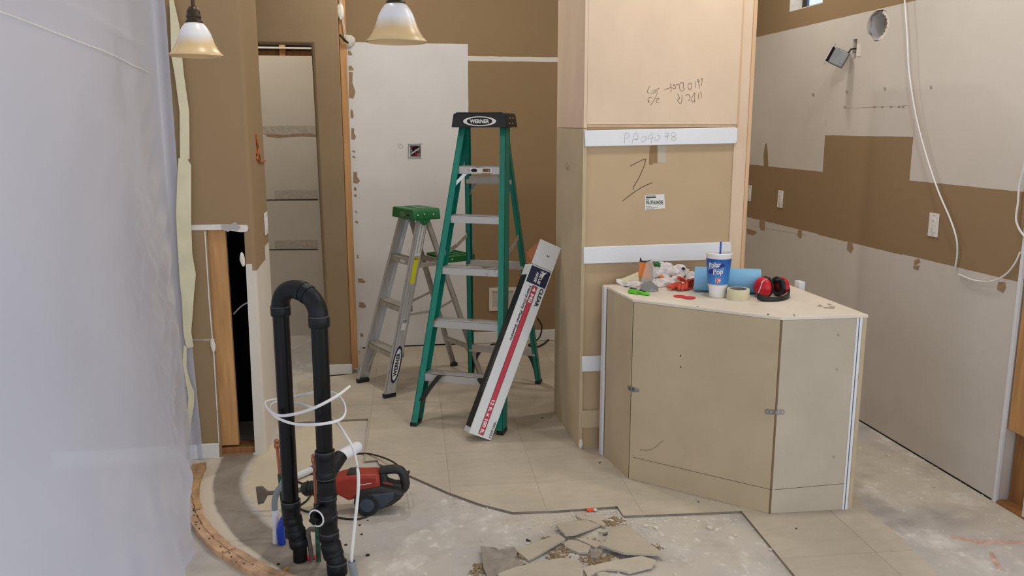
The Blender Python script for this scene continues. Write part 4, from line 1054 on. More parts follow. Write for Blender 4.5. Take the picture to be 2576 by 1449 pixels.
onface('brand_panel', M_navy, 0.006, 0.124, 0.868, 0.962)
onside = lambda nm, m, w0, w1, v0, v1, lift=0.0006: MB().prism([bq(0, v0, w0)-bx*lift, bq(0, v1, w0)-bx*lift, bq(0, v1, w1)-bx*lift, bq(0, v0, w1)-bx*lift], -bx*0.0004).build(nm, m, bod, smooth=0)
onside('side_print', M_cardk, 0.006, 0.097, 0.03, 0.905)
def btext(sx, u, v, length, h, m, bold=0.03):
    text(sx, bq(u, v)+nf_*0.0016, -bz, bx, length, h, m, bod, bold=bold)
btext('CLEAR', 0.098, 0.862, 0.105, 0.022, M_ink, 0.04)
btext('4 Mil', 0.056, 0.852, 0.085, 0.020, M_white, 0.03)
btext('Heavy-Duty Plastic Sheeting', 0.028, 0.852, 0.315, 0.020, M_ink, 0.02)
btext('12 ft. x 100 ft.', 0.056, 0.205, 0.188, 0.020, M_white, 0.03)
btext('*0016957', 0.112, 0.105, 0.098, 0.014, M_ink, 0.01)
text('2', bq(0.068, BL+0.075)+nf_*0.001, -bz, bx, 0.010, 0.016, M_ink, bod, bold=0.03)
text('BLUE', bq(0.068, 0.938)+nf_*0.0016, -bz, bx, 0.058, 0.018, M_white, bod, bold=0.03, shear=0.2)
text('HAWK', bq(0.044, 0.938)+nf_*0.0016, -bz, bx, 0.058, 0.018, M_white, bod, bold=0.03, shear=0.2)
# swooping bird mark
hb = [[(0.104, 0.956), (0.094, 0.940), (0.088, 0.918), (0.086, 0.902), (0.081, 0.925), (0.078, 0.944), (0.086, 0.948)], [(0.082, 0.955), (0.068, 0.948), (0.060, 0.952), (0.072, 0.943), (0.084, 0.945)]]
for l in hb: MB().prism([bq(u, v)+nf_*0.0012 for u, v in l], nf_*0.0004).build('bird_mark', M_white, bod, smooth=0)
text('CLEAR/TRANSPARENTE', bq(0, 0.47, 0.035)-bx*0.0016, -bz, -by, 0.24, 0.018, mat('grey_print', (150, 150, 156), 0.6), bod, bold=0.0)

# ================================================================== PENDANT LAMPS
def pendant(x, y, zr, label):
    t = thing('pendant_lamp', label, 'pendant lamp', (x, y, zr), 'bell-shaped pendant lamps')
    prof = [(0.100, 0.0), (0.0985, 0.006), (0.088, 0.016), (0.079, 0.030), (0.070, 0.048), (0.064, 0.066), (0.057, 0.086), (0.047, 0.104), (0.036, 0.118), (0.026, 0.124)]
    prof = prof+[(r-0.003, z-0.002) for r, z in reversed(prof)]
    MB().lathe(prof, 48, (x, y, zr)).build('lamp_shade', M_shade, t, smooth=1.2)
    MB().lathe([(0, .120), (.031, .120), (.032, .127), (.026, .134), (.026, .140), (.029, .144), (.027, .150), (.024, .156), (.025, .162), (.022, .170), (.018, .178), (.010, .184), (0, .186)], 32, (x, y, zr)).build('socket_cup', M_bronze, t, smooth=0.9)
    MB().tube([(x, y, zr+0.18), (x, y, CEIL-0.02)], 0.0065, 10).build('stem', M_bronze, t)
    MB().lathe([(0, .0), (.02, .0), (.06, .018), (.062, .03), (0, .03)], 32, (x, y, CEIL-0.031)).build('ceiling_canopy', M_bronze, t)
q = G(494, 140, 1.905); k = 3.235/ (q-CP).dot(FW)
def at_depth(px, py, d):
    r = ray(px, py); return CP+r*(d/F)
p = at_depth(494, 141, 3.23); pendant(p.x, p.y, p.z, 'amber rimmed bell pendant lamp beside the taped edge of the plastic sheet')
p = at_depth(998, 106, 2.79); pendant(p.x, p.y, p.z, 'amber rimmed bell pendant lamp hanging in front of the white wall panel')

# ================================================================== DRAIN PIPE LOOP
R0 = 0.0302
A = V((-0.344, 3.13, 0)); B = V((-0.200, 3.02, 0))
za, zb = 0.985, 0.965
pl = thing('drain_pipe_loop', 'tall black plastic drain pipe loop rising from the slab in an upside-down U', 'pipe', (-0.27, 3.06, ZC))
def collar(mb, c, ax, r=0.0365, h=0.034): 
    return mb.lathe([(R0*0.9, -h/2), (r-0.002, -h/2), (r, -h/2+0.003), (r, h/2-0.003), (r-0.002, h/2), (R0*0.9, h/2)], 28, c, ax)
def glue(c, ax, par, r=0.0366): MB().lathe([(r-0.004, -0.002), (r+0.0006, -0.0015), (r+0.0006, 0.0015), (r-0.004, 0.002)], 28, c, ax).build('glue_line', M_glue, par)
MB().tube([V((A.x, A.y, 0.18)), V((A.x, A.y, za))], R0, 28).build('riser', M_abs, pl)
MB().tube([V((B.x, B.y, 0.16)), V((B.x, B.y, zb))], R0, 28).build('riser', M_abs, pl)
arc = []
for k in range(25):
    t = math.pi*k/24; c = (1-math.cos(t))/2
    arc.append(V((A.x+(B.x-A.x)*c, A.y+(B.y-A.y)*c, za+(zb-za)*c+0.094*math.sin(t)**0.8)))
e1 = MB().tube(arc[:13], 0.0335, 28); collar(e1, arc[0]+V((0, 0, -0.004)), (0, 0, 1))
el1 = e1.build('elbow', M_absd, pl)
e2 = MB().tube(arc[12:], 0.0345, 28); collar(e2, arc[-1]+V((0, 0, -0.004)), (0, 0, 1), 0.038, 0.04)
el2 = e2.build('elbow', M_absd, pl)
MB().tube(arc[12:15], 0.0368, 28).build('elbow_hub', M_absd, el2); MB().tube(arc[15:17], 0.0372, 28).build('elbow_hub', M_absd, el2)
glue(arc[0]+V((0, 0, 0.014)), (0, 0, 1), el1); glue(arc[-1]+V((0, 0, 0.016)), (0, 0, 1), el2, 0.038)
# left foot: coupling and two bends down into the slab
fb = PY(757, 1400, 3.10); fbz = G(757, 1402, ZC)
pth = catmull([V((A.x, A.y, 0.215)), V((A.x+0.002, A.y, 0.16)), V((A.x+0.016, A.y-0.01, 0.10)), V((A.x+0.026, A.y-0.016, 0.045)), V((A.x+0.026, A.y-0.016, ZC-0.01))], 6)
mb = MB().tube(pth[:-6], 0.0335, 28); lf = mb.build('bend', M_absd, pl)
MB().tube(pth[-8:], 0.0270, 24).build('stub', M_absd, pl)
for k, ax in ((0, (0, 0, 1)), (7, pth[8]-pth[6]), (12, pth[13]-pth[11]), (16, pth[17]-pth[15])):
    m2 = MB(); collar(m2, pth[k], ax, 0.0372, 0.030); m2.build('hub', M_absd, lf)
glue(pth[0]+V((0, 0, 0.017)), (0, 0, 1), lf, 0.0372)
# right stack: wye with white branch, cleanout tee, bends
wy = MB(); collar(wy, V((B.x, B.y, 0.455)), (0, 0, 1)); wy.tube([V((B.x, B.y, 0.36)), V((B.x, B.y, 0.46))], 0.0345, 28)
b0 = V((B.x, B.y, 0.37)); be = PY(858, 1146, 3.10); bd = (PY(893, 1127, 3.16)-b0); 
wy.tube([b0, b0.lerp(be, 0.6), be], [0.030, 0.028, 0.026], 24); collar(wy, V((B.x, B.y, 0.375)), (0, 0, 1))
wyo = wy.build('wye_fitting', M_absd, pl)
for z in (0.468, 0.365, 0.285): glue(V((B.x, B.y, z)), (0, 0, 1), wyo, 0.0367)
bn = be+(PY(893, 1127, 3.15)-be)*1.12
MB().tube([be-(bn-be)*0.15, bn], 0.0235, 24).build('white_branch', M_pvc, pl, label='white capped plastic pipe branch')
MB().blob(bn, (0.022, 0.022, 0.022), 3).build('branch_cap', M_pvc, pl)
mb = MB().tube([V((B.x, B.y, 0.20)), V((B.x, B.y, 0.355))], 0.0345, 28); collar(mb, V((B.x, B.y, 0.285)), (0, 0, 1), 0.0368)
te = mb.build('cleanout_tee', M_absd, pl)
cdir = (V((PY(790, 1287, 2.93).x, 2.93, PY(790, 1287, 2.93).z))-V((B.x, B.y, 0.235))).normalized(); cdir = V((-0.55, -0.83, -0.02)).normalized()
cc0 = V((B.x, B.y, 0.232)); ce = cc0+cdir*0.066
MB().tube([cc0, ce], 0.0365, 28).build('cleanout_hub', M_absd, te)
MB().lathe([(0.0285, 0.0), (0.034, 0.0), (0.034, 0.003), (0.0285, 0.003)], 32, ce, cdir).build('white_seal', M_white, te)
MB().lathe([(0, 0.001), (0.0285, 0.001), (0.0285, -0.008), (0, -0.008)], 28, ce, cdir).build('cleanout_plug', M_abs, te)
Rm = V((0, 0, 1)).rotation_difference(cdir).to_matrix()
MB().box(ce+cdir*0.012, (0.028, 0.028, 0.026), Rm @ Matrix.Rotation(0.4, 3, 'Z')).build('plug_nut', M_abs, te, bevel=0.002)
rfz = G(845, 1436, ZC)
pth = catmull([V((B.x, B.y, 0.20)), V((B.x+0.002, B.y, 0.13)), V((B.x+0.012, B.y-0.012, 0.075)), V((B.x+0.026, B.y-0.028, 0.03)), V((B.x+0.030, B.y-0.034, ZC-0.01))], 6)
rb_ = MB().tube(pth, 0.0345, 28).build('bend', M_absd, pl)
for k, r_, h_ in ((0, 0.0372, 0.03), (6, 0.0376, 0.034), (11, 0.0385, 0.04), (14, 0.0385, 0.02), (20, 0.038, 0.05)):
    kk = min(max(k, 1), len(pth)-2); m2 = MB(); collar(m2, pth[k], pth[kk+1]-pth[kk-1], r_, h_); m2.build('hub', M_absd, rb_)
glue(pth[0]+V((0, 0, 0.016)), (0, 0, 1), rb_, 0.0374); glue(pth[6]+V((0, 0, 0.016)), (0, 0, 1), rb_, 0.0376); glue(pth[20]+V((0, 0, 0.022)), (0, 0, 1), rb_, 0.038)

# ---- supply stubs around the drain
def stub(name, label, cat): return thing(name, label, cat, (0, 0, 0))
b1 = G(722, 1352, ZC); t1 = PY(697, 1122, b1.y)
cpa = thing('copper_stub', 'capped copper water stub rising to the left of the black pipe loop', 'pipe', b1)
MB().tube([t1.lerp(b1, 0.30), t1], 0.0068, 16).build('copper_pipe', M_copper, cpa)
MB().tube([b1, t1.lerp(b1, 0.30)], 0.0105, 16).build('flaked_sleeve', M_patina, cpa)
d = (t1-b1).normalized()
MB().lathe([(0, 0.030), (0.006, 0.029), (0.011, 0.022), (0.0085, 0.014), (0.012, 0.008), (0.012, -0.004), (0.0085, -0.010)], 20, t1, d).build('stub_cap', M_copper, cpa)
b2 = G(802, 1412, ZC); t2 = PY(790, 1158, b2.y)
cpb = thing('copper_stub', 'capped copper water stub standing between the two black pipe risers', 'pipe', b2)
MB().tube([t2.lerp(b2, 0.42), t2], 0.0068, 16).build('copper_pipe', M_copper, cpb)
MB().tube([b2, t2.lerp(b2, 0.42)], 0.0095, 16).build('flaked_sleeve', M_patina, cpb)
d = (t2-b2).normalized()
MB().lathe([(0, 0.026), (0.006, 0.025), (0.010, 0.019), (0.0082, 0.012), (0.011, 0.006), (0.011, -0.004), (0.0085, -0.010)], 20, t2, d).build('stub_cap', M_copper, cpb)
jb = thing('dusty_hooked_pipe', 'short dusty grey pipe hooked over beside the foot of the black pipes', 'pipe', G(783, 1408, ZC))
q = lambda x, y: PY(x, y, G(783, 1408, ZC).y)
MB().tube(catmull([q(785, 1411), q(780, 1375), q(775, 1343), q(778, 1333), q(786, 1331), q(794, 1333)], 6), [0.0095]*31, 16).build('hooked_pipe', M_dustgrey, jb)
mb = MB(); mb.prism([G(766, 1404, ZC+.0005), G(778, 1398, ZC+.0005), G(796, 1400, ZC+.0005), G(794, 1408, ZC+.0005), G(776, 1412, ZC+.0005)], (0, 0, 0.006)); mb.build('red_collar', M_earred, jb)
gb = G(693, 1366, ZC)
gc = thing('flexible_conduit', 'grey flexible conduit with white coupling curving up left of the pipes', 'conduit', gb)
q = lambda x, y, dy=0.0: PY(x, y, gb.y+dy)
MB().tube(catmull([q(692, 1290), q(691, 1262), q(697, 1238), q(708, 1222), q(716, 1205)], 8), 0.0125, 16).build('flex_section', M_conduit, gc)
MB().tube([q(693, 1312), q(692, 1282)], 0.0150, 20).build('coupling', M_pvc, gc)
MB().tube([gb, q(693, 1308)], 0.0115, 16).build('lower_pipe', M_pvc, gc)
g3 = G(710, 1368, ZC)
q = lambda x, y: PY(x, y, g3.y-0.01)
solo(MB().tube(catmull([g3, q(707, 1350), q(706, 1330), q(711, 1310), q(716, 1296)], 6), [0.014, 0.0155, 0.016, 0.016, 0.016, 0.016, 0.016, 0.016, 0.016, 0.016, 0.016, 0.016, 0.016, 0.016, 0.015, 0.015, 0.014, 0.014, 0.013, 0.013, 0.012, 0.011, 0.010, 0.009, 0.007], 20), 'pipe_sleeve', M_blue, 'bright blue plastic sleeve standing at the foot of the left black riser', 'sleeve', g3)
g4 = G(745, 1200, ZC)
wp = thing('white_pipe_offcut', 'thin white pipe lying behind the risers with blue primer on its end', 'pipe', g4)
a_ = G(735, 1202, 0.008); c_ = G(787, 1180, 0.008)
MB().tube([a_, c_], 0.017, 20).build('pipe_tube', M_pvc, wp); dd = (c_-a_).normalized()
MB().lathe([(0.016, -0.012), (0.0182, -0.012), (0.0185, 0.006), (0.016, 0.008)], 20, c_, dd).build('primer_ring', M_blue, wp)
gcb = G(893, 1462, ZC)
gq = lambda x, y: PY(x, y, gcb.y)
cdt = thing('grey_conduit_stub', 'short grey conduit stub at the bottom edge with a white cable entering it', 'conduit', gcb)
p1 = gq(885, 1412); dd = (p1-gcb)
MB().lathe([(0.0150, -0.02), (0.0155, dd.length*0.6), (0.0150, dd.length), (0.0122, dd.length), (0.0120, 0.0), (0.0120, -0.02)], 24, gcb, dd).build('conduit_tube', M_conduit, cdt)

# ---- white cable looped round the pipes
def cq(x, y, Y): return PY(x, y, Y)
fr_, bk_ = 2.93, 3.21
cp_pts = [cq(880, 972, 3.02), cq(862, 986, 2.97), cq(845, 998, 2.94), cq(800, 1022, 2.935), cq(755, 1038, 2.99), cq(712, 1046, 3.05), cq(688, 1040, 3.09), cq(672, 1026, 3.14), cq(668, 1012, 3.19), cq(690, 1006, 3.23), cq(740, 998, 3.22), cq(790, 988, 3.13), cq(832, 987, 3.09),
          cq(854, 998, 3.06), cq(868, 1022, 3.03), cq(866, 1046, 2.99), cq(845, 1060, 2.95), cq(795, 1068, 2.94), cq(745, 1067, 3.01), cq(705, 1055, 3.06), cq(683, 1038, 3.11), cq(684, 1018, 3.17), cq(705, 1010, 3.22), cq(742, 1014, 3.20), cq(780, 1024, 3.12), cq(820, 1044, 3.085), cq(848, 1064, 3.03),
          cq(868, 1092, 2.99), cq(888, 1128, 2.97), cq(900, 1180, 2.95), cq(901, 1235, 2.94), cq(893, 1315, gcb.y+0.01), cq(885, 1395, gcb.y), cq(886, 1430, gcb.y)]
def flatcable(pts, wd_, th_):
    mb = MB(); pp = catmull(pts, 6); vs = []; fs = []; N = len(pp); nseg = 10
    for i, p_ in enumerate(pp):
        d_ = (pp[min(i+1, N-1)]-pp[max(i-1, 0)]).normalized(); s_ = d_.cross(V((0, 0, 1)))
        s_ = s_.normalized() if s_.length > 0.25 else V((0, 1, 0)); u_ = s_.cross(d_).normalized(); s_ = d_.cross(u_).normalized()
        for k in range(nseg):
            t = 2*math.pi*k/nseg; vs.append(p_+u_*(wd_*math.cos(t))+s_*(th_*math.sin(t)))
    for i in range(N-1):
        for k in range(nseg): fs.append((i*nseg+k, i*nseg+(k+1) % nseg, (i+1)*nseg+(k+1) % nseg, (i+1)*nseg+k))
    fs.append(tuple(range(nseg))); fs.append(tuple((N-1)*nseg+k for k in range(nseg)))
    return mb.add(vs, fs)
solo(flatcable(cp_pts, 0.0058, 0.0036), 'electrical_cable', M_cable, 'white electrical cable coiled twice around the black pipe risers', 'cable', cp_pts[-1])

# ================================================================== DEMOLITION HAMMER
hb0 = G(640, 1304, ZC); hb1 = G(1018, 1296, ZC); HX = (hb1-hb0); HL = HX.length; HX.normalize(); HYv = V((-HX.y, HX.x, 0))
HO = hb0+HYv*0.066
HM = Matrix(((HX.x, HYv.x, 0, HO.x), (HX.y, HYv.y, 0, HO.y), (0, 0, 1, ZC), (0, 0, 0, 1)))
hm = thing('demolition_hammer', 'red and black demolition hammer lying on the slab with flat chisel fitted', 'demolition hammer', (HO.x+HX.x*0.4, HO.y+HX.y*0.4, ZC))
sc_ = HL/378.0
def hz(x, y): return V(((x*0.17257+630-640)*sc_, 0, (1303-(1080+y*0.17252))*sc_*1.08+0.001))   # from the tool's side profile
def hp_(pts, y0, y1): return [V((hz(x, y).x, y0, hz(x, y).z)) for x, y in pts], (0, y1-y0, 0)
def hprism(pts, y0, y1, nm, m, par=None, bevel=0.006, seg=3, smooth=0.9):
    p_, v_ = hp_(pts, y0, y1); return MB(HM).prism(p_, v_).build(nm, m, par or hm, bevel=bevel, seg=seg, smooth=smooth)
hprism([(45, 935), (140, 925), (215, 1000), (330, 1005), (330, 1050), (215, 1055), (150, 1170), (65, 1190)], -0.006, 0.006, 'chisel', M_iron, bevel=0.002)
MB(HM).tube([hz(300, 1028), hz(760, 985)], 0.011, 16).build('chisel_shank', M_iron, hm)
MB(HM).tube([hz(720, 985), hz(760, 978), hz(880, 965), hz(1010, 950)], [0.020, 0.030, 0.032, 0.036], 28).build('tool_holder', M_tooldark, hm)
for x in (800, 850, 900): MB(HM).lathe([(0.030, -0.004), (0.0345, -0.002), (0.0345, 0.002), (0.030, 0.004)], 28, hz(x, 972), HX*0+V((1, 0, 0))).build('holder_ring', M_black, hm)
MB(HM).tube([hz(1000, 950), hz(1100, 940), hz(1230, 930)], [0.038, 0.042, 0.046], 28).build('gear_neck', M_tooldark, hm)
hprism([(1210, 800), (1290, 770), (1400, 745), (1560, 730), (1880, 730), (1900, 960), (1620, 990), (1500, 1080), (1430, 1110), (1350, 1060), (1250, 1010)], -0.050, 0.050, 'red_housing', M_red, bevel=0.014)
hprism([(1390, 750), (1430, 718), (1560, 712), (1570, 740), (1400, 770)], -0.035, 0.035, 'top_grip_pad', M_tooldark, bevel=0.006)
hprism([(1520, 1010), (1620, 930), (1880, 890), (2060, 930), (2180, 960), (2260, 1000), (2180, 1090), (2060, 1170), (1900, 1215), (1760, 1265), (1600, 1280), (1530, 1230), (1500, 1120)], -0.062, 0.058, 'motor_housing', M_tooldark, bevel=0.016)
mc = hprism([(1560, 1050), (1680, 975), (1840, 985), (2100, 960), (2090, 1060), (1960, 1170), (1800, 1220), (1640, 1230), (1560, 1170)], -0.066, -0.055, 'motor_cover', M_toolblue, bevel=0.006)
# handle: closed D grip
hdl = [hz(1890, 735), hz(1990, 718), hz(2110, 712), hz(2190, 740), hz(2235, 830), hz(2250, 930), hz(2215, 1000), hz(2120, 1040)]
cc = catmull(hdl, 6); MB(HM).tube(cc, [0.020]*len(cc), 16).build('handle', M_tooldark, hm)
hprism([(1880, 760), (1960, 740), (1990, 860), (2100, 900), (2200, 900), (2200, 990), (1890, 960)], -0.030, 0.030, 'handle_root', M_tooldark, bevel=0.008)
hprism([(1920, 850), (2080, 890), (2080, 905), (1930, 885)], -0.033, -0.028, 'trigger', M_red, bevel=0.002)
fan = MB(HM); fc = hz(1705, 1135); fc.y = -0.0665
fc.y = -0.0695
MB(HM).lathe([(0, 0), (0.052, 0), (0.052, 0.006), (0.050, 0.008), (0, 0.008)], 40, fc+V((0, 0.0075, 0)), (0, -1, 0)).build('vent_disc', M_tooldark, mc)
for k in range(26):
    a = 2*math.pi*k/26
    fan.bar(fc+V((math.cos(a)*0.033, 0, math.sin(a)*0.033)), fc+V((math.cos(a)*0.047, 0, math.sin(a)*0.047)), 0.0045, 0.003, (0, 1, 0))
fan.build('vent_slots', M_ink, mc, smooth=0, kind='stuff')
MB(HM).lathe([(0, 0.0), (0.030, 0.0), (0.031, 0.002), (0, 0.004)], 28, fc, (0, -1, 0)).build('vent_hub', M_toolblue, mc)
for (x0, x1, y0, y1) in ((1590, 1690, 868, 850), (1695, 1712, 858, 838), (1718, 1730, 856, 836), (1738, 1768, 852, 834)):
    MB(HM).prism([hz(x0, y0)+V((0, -0.0515, 0)), hz(x1, y0-6)+V((0, -0.0515, 0)), hz(x1, y1)+V((0, -0.0515, 0)), hz(x0, min(y0-8, y1+6))+V((0, -0.0515, 0))], (0, -0.0006, 0)).build('maker_mark', M_label, hm, smooth=0)
cz = ZC+0.005
cdp = [HM @ hz(2250, 850), HM @ hz(2280, 780)+V((0.01, 0.02, 0)), G(1018, 1185, 0.06), G(985, 1160, 0.03), G(940, 1144, 0.01), G(905, 1141, cz), G(870, 1150, cz), G(838, 1178, cz), G(868, 1192, cz), G(895, 1202, cz), G(860, 1196, cz), G(820, 1190, cz), G(780, 1192, cz), G(752, 1197, cz), G(738, 1204, cz), G(760, 1216, cz), G(790, 1220, cz), G(775, 1255, cz), G(752, 1275, cz), G(770, 1286, cz), G(800, 1290, cz), G(850, 1302, cz), G(890, 1306, cz), G(915, 1302, cz), G(938, 1290, cz), G(955, 1268, cz)]
MB().tube(catmull(cdp, 8), 0.0042, 10).build('power_cord', M_cord, hm)

# ================================================================== THINGS ON THE CORNER CABINET
TZ = IZ+0.0005
# foam cup
cb_ = G(1804, 746, TZ)
cu = thing('drink_cup', 'large white foam cup with blue printed band and blue straw', 'cup', cb_)
cprof = [(0, 0), (0.0345, 0), (0.0365, 0.003), (0.0398, 0.040), (0.0410, 0.046), (0.0445, 0.055), (0.0458, 0.060), (0.0585, 0.196), (0.0612, 0.199), (0.0612, 0.206), (0.0585, 0.208), (0.0565, 0.204), (0.044, 0.066), (0, 0.064)]
MB().lathe(cprof, 48, cb_).build('cup_body', M_foam, cu, smooth=0.8)
def cr(z): return 0.0458+(0.0585-0.0458)*(z-0.060)/(0.196-0.060)
def blue_mat():
    m, t, b = newmat('cup_print_blue'); p = t.obj(); s = t.xyz(p)
    n = t.noise(30, 3, p)
    c = t.mix(t.ramp(t.math('ADD', s[2], t.math('MULTIPLY', n, 0.04)), 0.10, 0.20), lin((52, 132, 206)), lin((24, 84, 170)))
    t.l.new(c, b.inputs['Base Color']); b.inputs['Roughness'].default_value = 0.45; return m
lab = MB().lathe([(cr(0.064)+0.0006, 0.064), (cr(0.182)+0.0006, 0.182)], 48, cb_).build('printed_band', blue_mat(), cu, smooth=3)
MB().lathe([(cr(0.0605)+0.0006, 0.0605), (cr(0.0618)+0.0006, 0.0618)], 48, cb_).build('print_line', M_navy, cu, smooth=3)
MB().tube([cb_+V((0.004, 0.0, 0.12)), cb_+V((0.008, 0.004, 0.256))], 0.0042, 12).build('straw', M_straw, cu)
MB().lathe([(0, 0.186), (0.0545, 0.186)], 40, cb_).build('drink_surface', mat('dark_cola', (70, 48, 40), 0.2), cu)
va = math.atan2(-cb_.y, -cb_.x)           # towards the camera
def oncup(u, v, lift): 
    r = cr(v)+lift; a = va+u/r
    return cb_+V((r*math.cos(a), r*math.sin(a), v))
def cup_shape(poly, m, lift, nm, par=lab):
    # grid-filled decal so it follows the cup
    xs = [p[0] for p in poly]; u0, u1 = min(xs), max(xs); N = 14; vs = []; fs = []
    for i in range(N+1):
        u = u0+(u1-u0)*(i/N*0.998+0.001); ys = []
        for k in range(len(poly)):
            a, b = poly[k], poly[(k+1) % len(poly)]
            if (a[0]-u)*(b[0]-u) < 0: ys.append(a[1]+(b[1]-a[1])*(u-a[0])/(b[0]-a[0]))
        ys.sort()
        if len(ys) < 2: ys = [poly[0][1]]*2
        vs += [oncup(u, ys[0], lift), oncup(u, ys[-1], lift)]
    for i in range(N): fs.append((i*2, i*2+2, i*2+3, i*2+1))
    return MB().add(vs, fs).build(nm, m, par, smooth=3, fix=False)
def ell(cx, cy, a, b, rot=0, n=36):
    return [(cx+a*math.cos(t)*math.cos(rot)-b*math.sin(t)*math.sin(rot), cy+a*math.cos(t)*math.sin(rot)+b*math.sin(t)*math.cos(rot)) for t in [2*math.pi*(k+.13)/n for k in range(n)]]
cup_shape(ell(-0.013, 0.138, 0.041, 0.030, 0.12), mat('pale_blue_print', (104, 166, 220), 0.5), 0.0010, 'logo_halo')
cup_shape(ell(0.003, 0.152, 0.028, 0.012, 0.14), mat('deep_blue_print', (26, 44, 140), 0.5), 0.0013, 'logo_pill')
cup_shape(ell(-0.029, 0.124, 0.024, 0.012, 0.14), MATS['deep_blue_print'], 0.0013, 'logo_pill')
sl = 0.14
text('Polar', None, None, None, 0.060, 0.029, MATS['deep_blue_print'], lab, fn=lambda u, q: oncup(u-0.048, q+0.1375+sl*u, 0.0017), bold=0.07)
text('Polar', None, None, None, 0.057, 0.026, M_white, lab, fn=lambda u, q: oncup(u-0.0465, q+0.139+sl*u, 0.0022), bold=0.025)
text('Pop', None, None, None, 0.048, 0.036, MATS['deep_blue_print'], lab, fn=lambda u, q: oncup(u-0.0245, q+0.1005+sl*u, 0.0017), bold=0.07)
text('Pop', None, None, None, 0.045, 0.033, M_white, lab, fn=lambda u, q: oncup(u-0.023, q+0.102+sl*u, 0.0022), bold=0.025)
cup_shape([(-0.0125, 0.0715), (0.0125, 0.0715), (0.0126, 0.0965), (-0.0124, 0.0965)], M_white, 0.0012, 'logo_square'); cup_shape([(-0.0113, 0.0727), (0.0113, 0.0727), (0.0114, 0.0953), (-0.0112, 0.0953)], mat('crimson_print', (200, 24, 70), 0.5), 0.0016, 'logo_square')
cup_shape(ell(0.0, 0.084, 0.0098, 0.0095), M_white, 0.0019, 'logo_disc')
text('K', None, None, None, 0.014, 0.0155, MATS['crimson_print'], lab, fn=lambda u, q: oncup(u-0.0065, q+0.0763, 0.0024), bold=0.05)

# blue shop towels
ta = G(1752, 734, TZ); tb = G(1921, 740, TZ); rr_ = 0.058
ta = ta+V((0, rr_*0.55, rr_)); tb = V((tb.x-0.01, ta.y-0.118, ta.z)); tax = (tb-ta); tl = tax.length
tr_ = thing('towel_roll', 'roll of light blue shop towels lying behind the foam cup', 'paper towels', ((ta.x+tb.x)/2, (ta.y+tb.y)/2, TZ))
MB().lathe([(0.021, 0), (rr_-0.002, 0), (rr_, 0.003), (rr_, tl-0.003), (rr_-0.002, tl), (0.021, tl)], 40, ta, tax).build('towel_sheets', M_towel, tr_, smooth=0.8)
MB().lathe([(0.019, 0.002), (0.021, 0.002), (0.021, tl-0.002), (0.019, tl-0.002)], 24, ta, tax).build('cardboard_core', M_cardb, tr_, smooth=0.8)

# masking tape roll
mt = G(1856, 752, TZ)
tpz = thing('tape_roll', 'roll of cream masking tape lying flat in front of the cup', 'tape', mt)
MB().lathe([(0.0385, 0), (0.050, 0), (0.0505, 0.002), (0.0505, 0.046), (0.050, 0.048), (0.0385, 0.048)], 44, mt).build('tape_layers', M_tape, tpz, smooth=0.8)
MB().lathe([(0.036, 0.001), (0.0385, 0.001), (0.0385, 0.047), (0.036, 0.047), (0.036, 0.001)], 44, mt).build('cardboard_core', mat('grey_card', (150, 142, 146), 0.8), tpz, smooth=0.8)

# red discs
for (x, y, lbl) in ((1710, 746, 'flat red plastic disc nearer the red gloves'), (1733, 750, 'flat red plastic disc nearer the foam cup')):
    c0 = G(x, y, TZ); solo(MB().lathe([(0, 0), (0.029, 0), (0.030, 0.001), (0.030, 0.002), (0, 0.002)], 36, c0+(V((0, 0, 0.0022)) if x > 1720 else V((0, 0, 0)))), 'plastic_disc', M_disc, lbl, 'disc', c0, 'red discs on the cabinet top')

# earmuffs
em0 = G(1942, 752, TZ)
em = thing('ear_muffs', 'red and black ear defenders lying folded on the cabinet top', 'ear muffs', em0)
q = lambda x, y, dy=0.0: PY(x, y, em0.y+0.03+dy)
ca_ = q(1919, 726, 0.01); cb2 = q(1962, 727, 0.03); ca_.z = max(ca_.z, TZ+0.0478); cb2.z = max(cb2.z, TZ+0.0475); ax2 = V((0.93, 0.35, 0.0)).normalized()
def muff(c, sgn, r1, r2):
    prof = [(0, -0.030), (0.020, -0.029), (0.036, -0.022), (r1, -0.008), (r1, 0.006), (r1-0.004, 0.010)]
    MB().lathe(prof, 36, c, ax2*sgn).build('ear_cup', M_earred, em, smooth=1.0)
    MB().lathe([(r1-0.006, 0.008), (r1+0.002, 0.010), (r1+0.003, 0.018), (r1-0.004, 0.024), (r1-0.018, 0.025), (r1-0.020, 0.012)], 36, c, ax2*sgn).build('ear_cushion', M_black, em, smooth=1.0)
muff(ca_, 1, 0.047, 0.04); muff(cb2, -1, 0.043, 0.04)
hbp = [q(1905, 744, -0.055), q(1920, 751, -0.075), q(1945, 755, -0.085), q(1966, 754, -0.075), q(1980, 746, -0.04), q(1985, 737, -0.0), q(1983, 727, 0.03), q(1974, 720, 0.05)]
mb = MB(); hc = catmull(hbp, 6)
vs = []; fs = []
for i, p_ in enumerate(hc):
    d_ = (hc[min(i+1, len(hc)-1)]-hc[max(i-1, 0)]).normalized(); s_ = d_.cross(V((0, 0, 1))).normalized()
    for (a, b) in ((-0.004, -0.014), (0.004, -0.014), (0.005, 0.0), (0.004, 0.014), (-0.004, 0.014), (-0.005, 0)): vs.append(p_+s_*a+V((0, 0, b)))
for i in range(len(hc)-1):
    for k in range(6): fs.append((i*6+k, i*6+(k+1) % 6, i*6+6+(k+1) % 6, i*6+6+k))
fs += [tuple(range(6)), tuple((len(hc)-1)*6+k for k in range(6))]
MB().add(vs, fs).build('headband', M_black, em, smooth=1.0)
MB().tube(catmull([q(1905, 742, -0.056), q(1913, 724, -0.045), q(1918, 709, -0.035), q(1930, 702, -0.01)], 6), 0.0022, 8).build('wire_arm', M_alu, em)
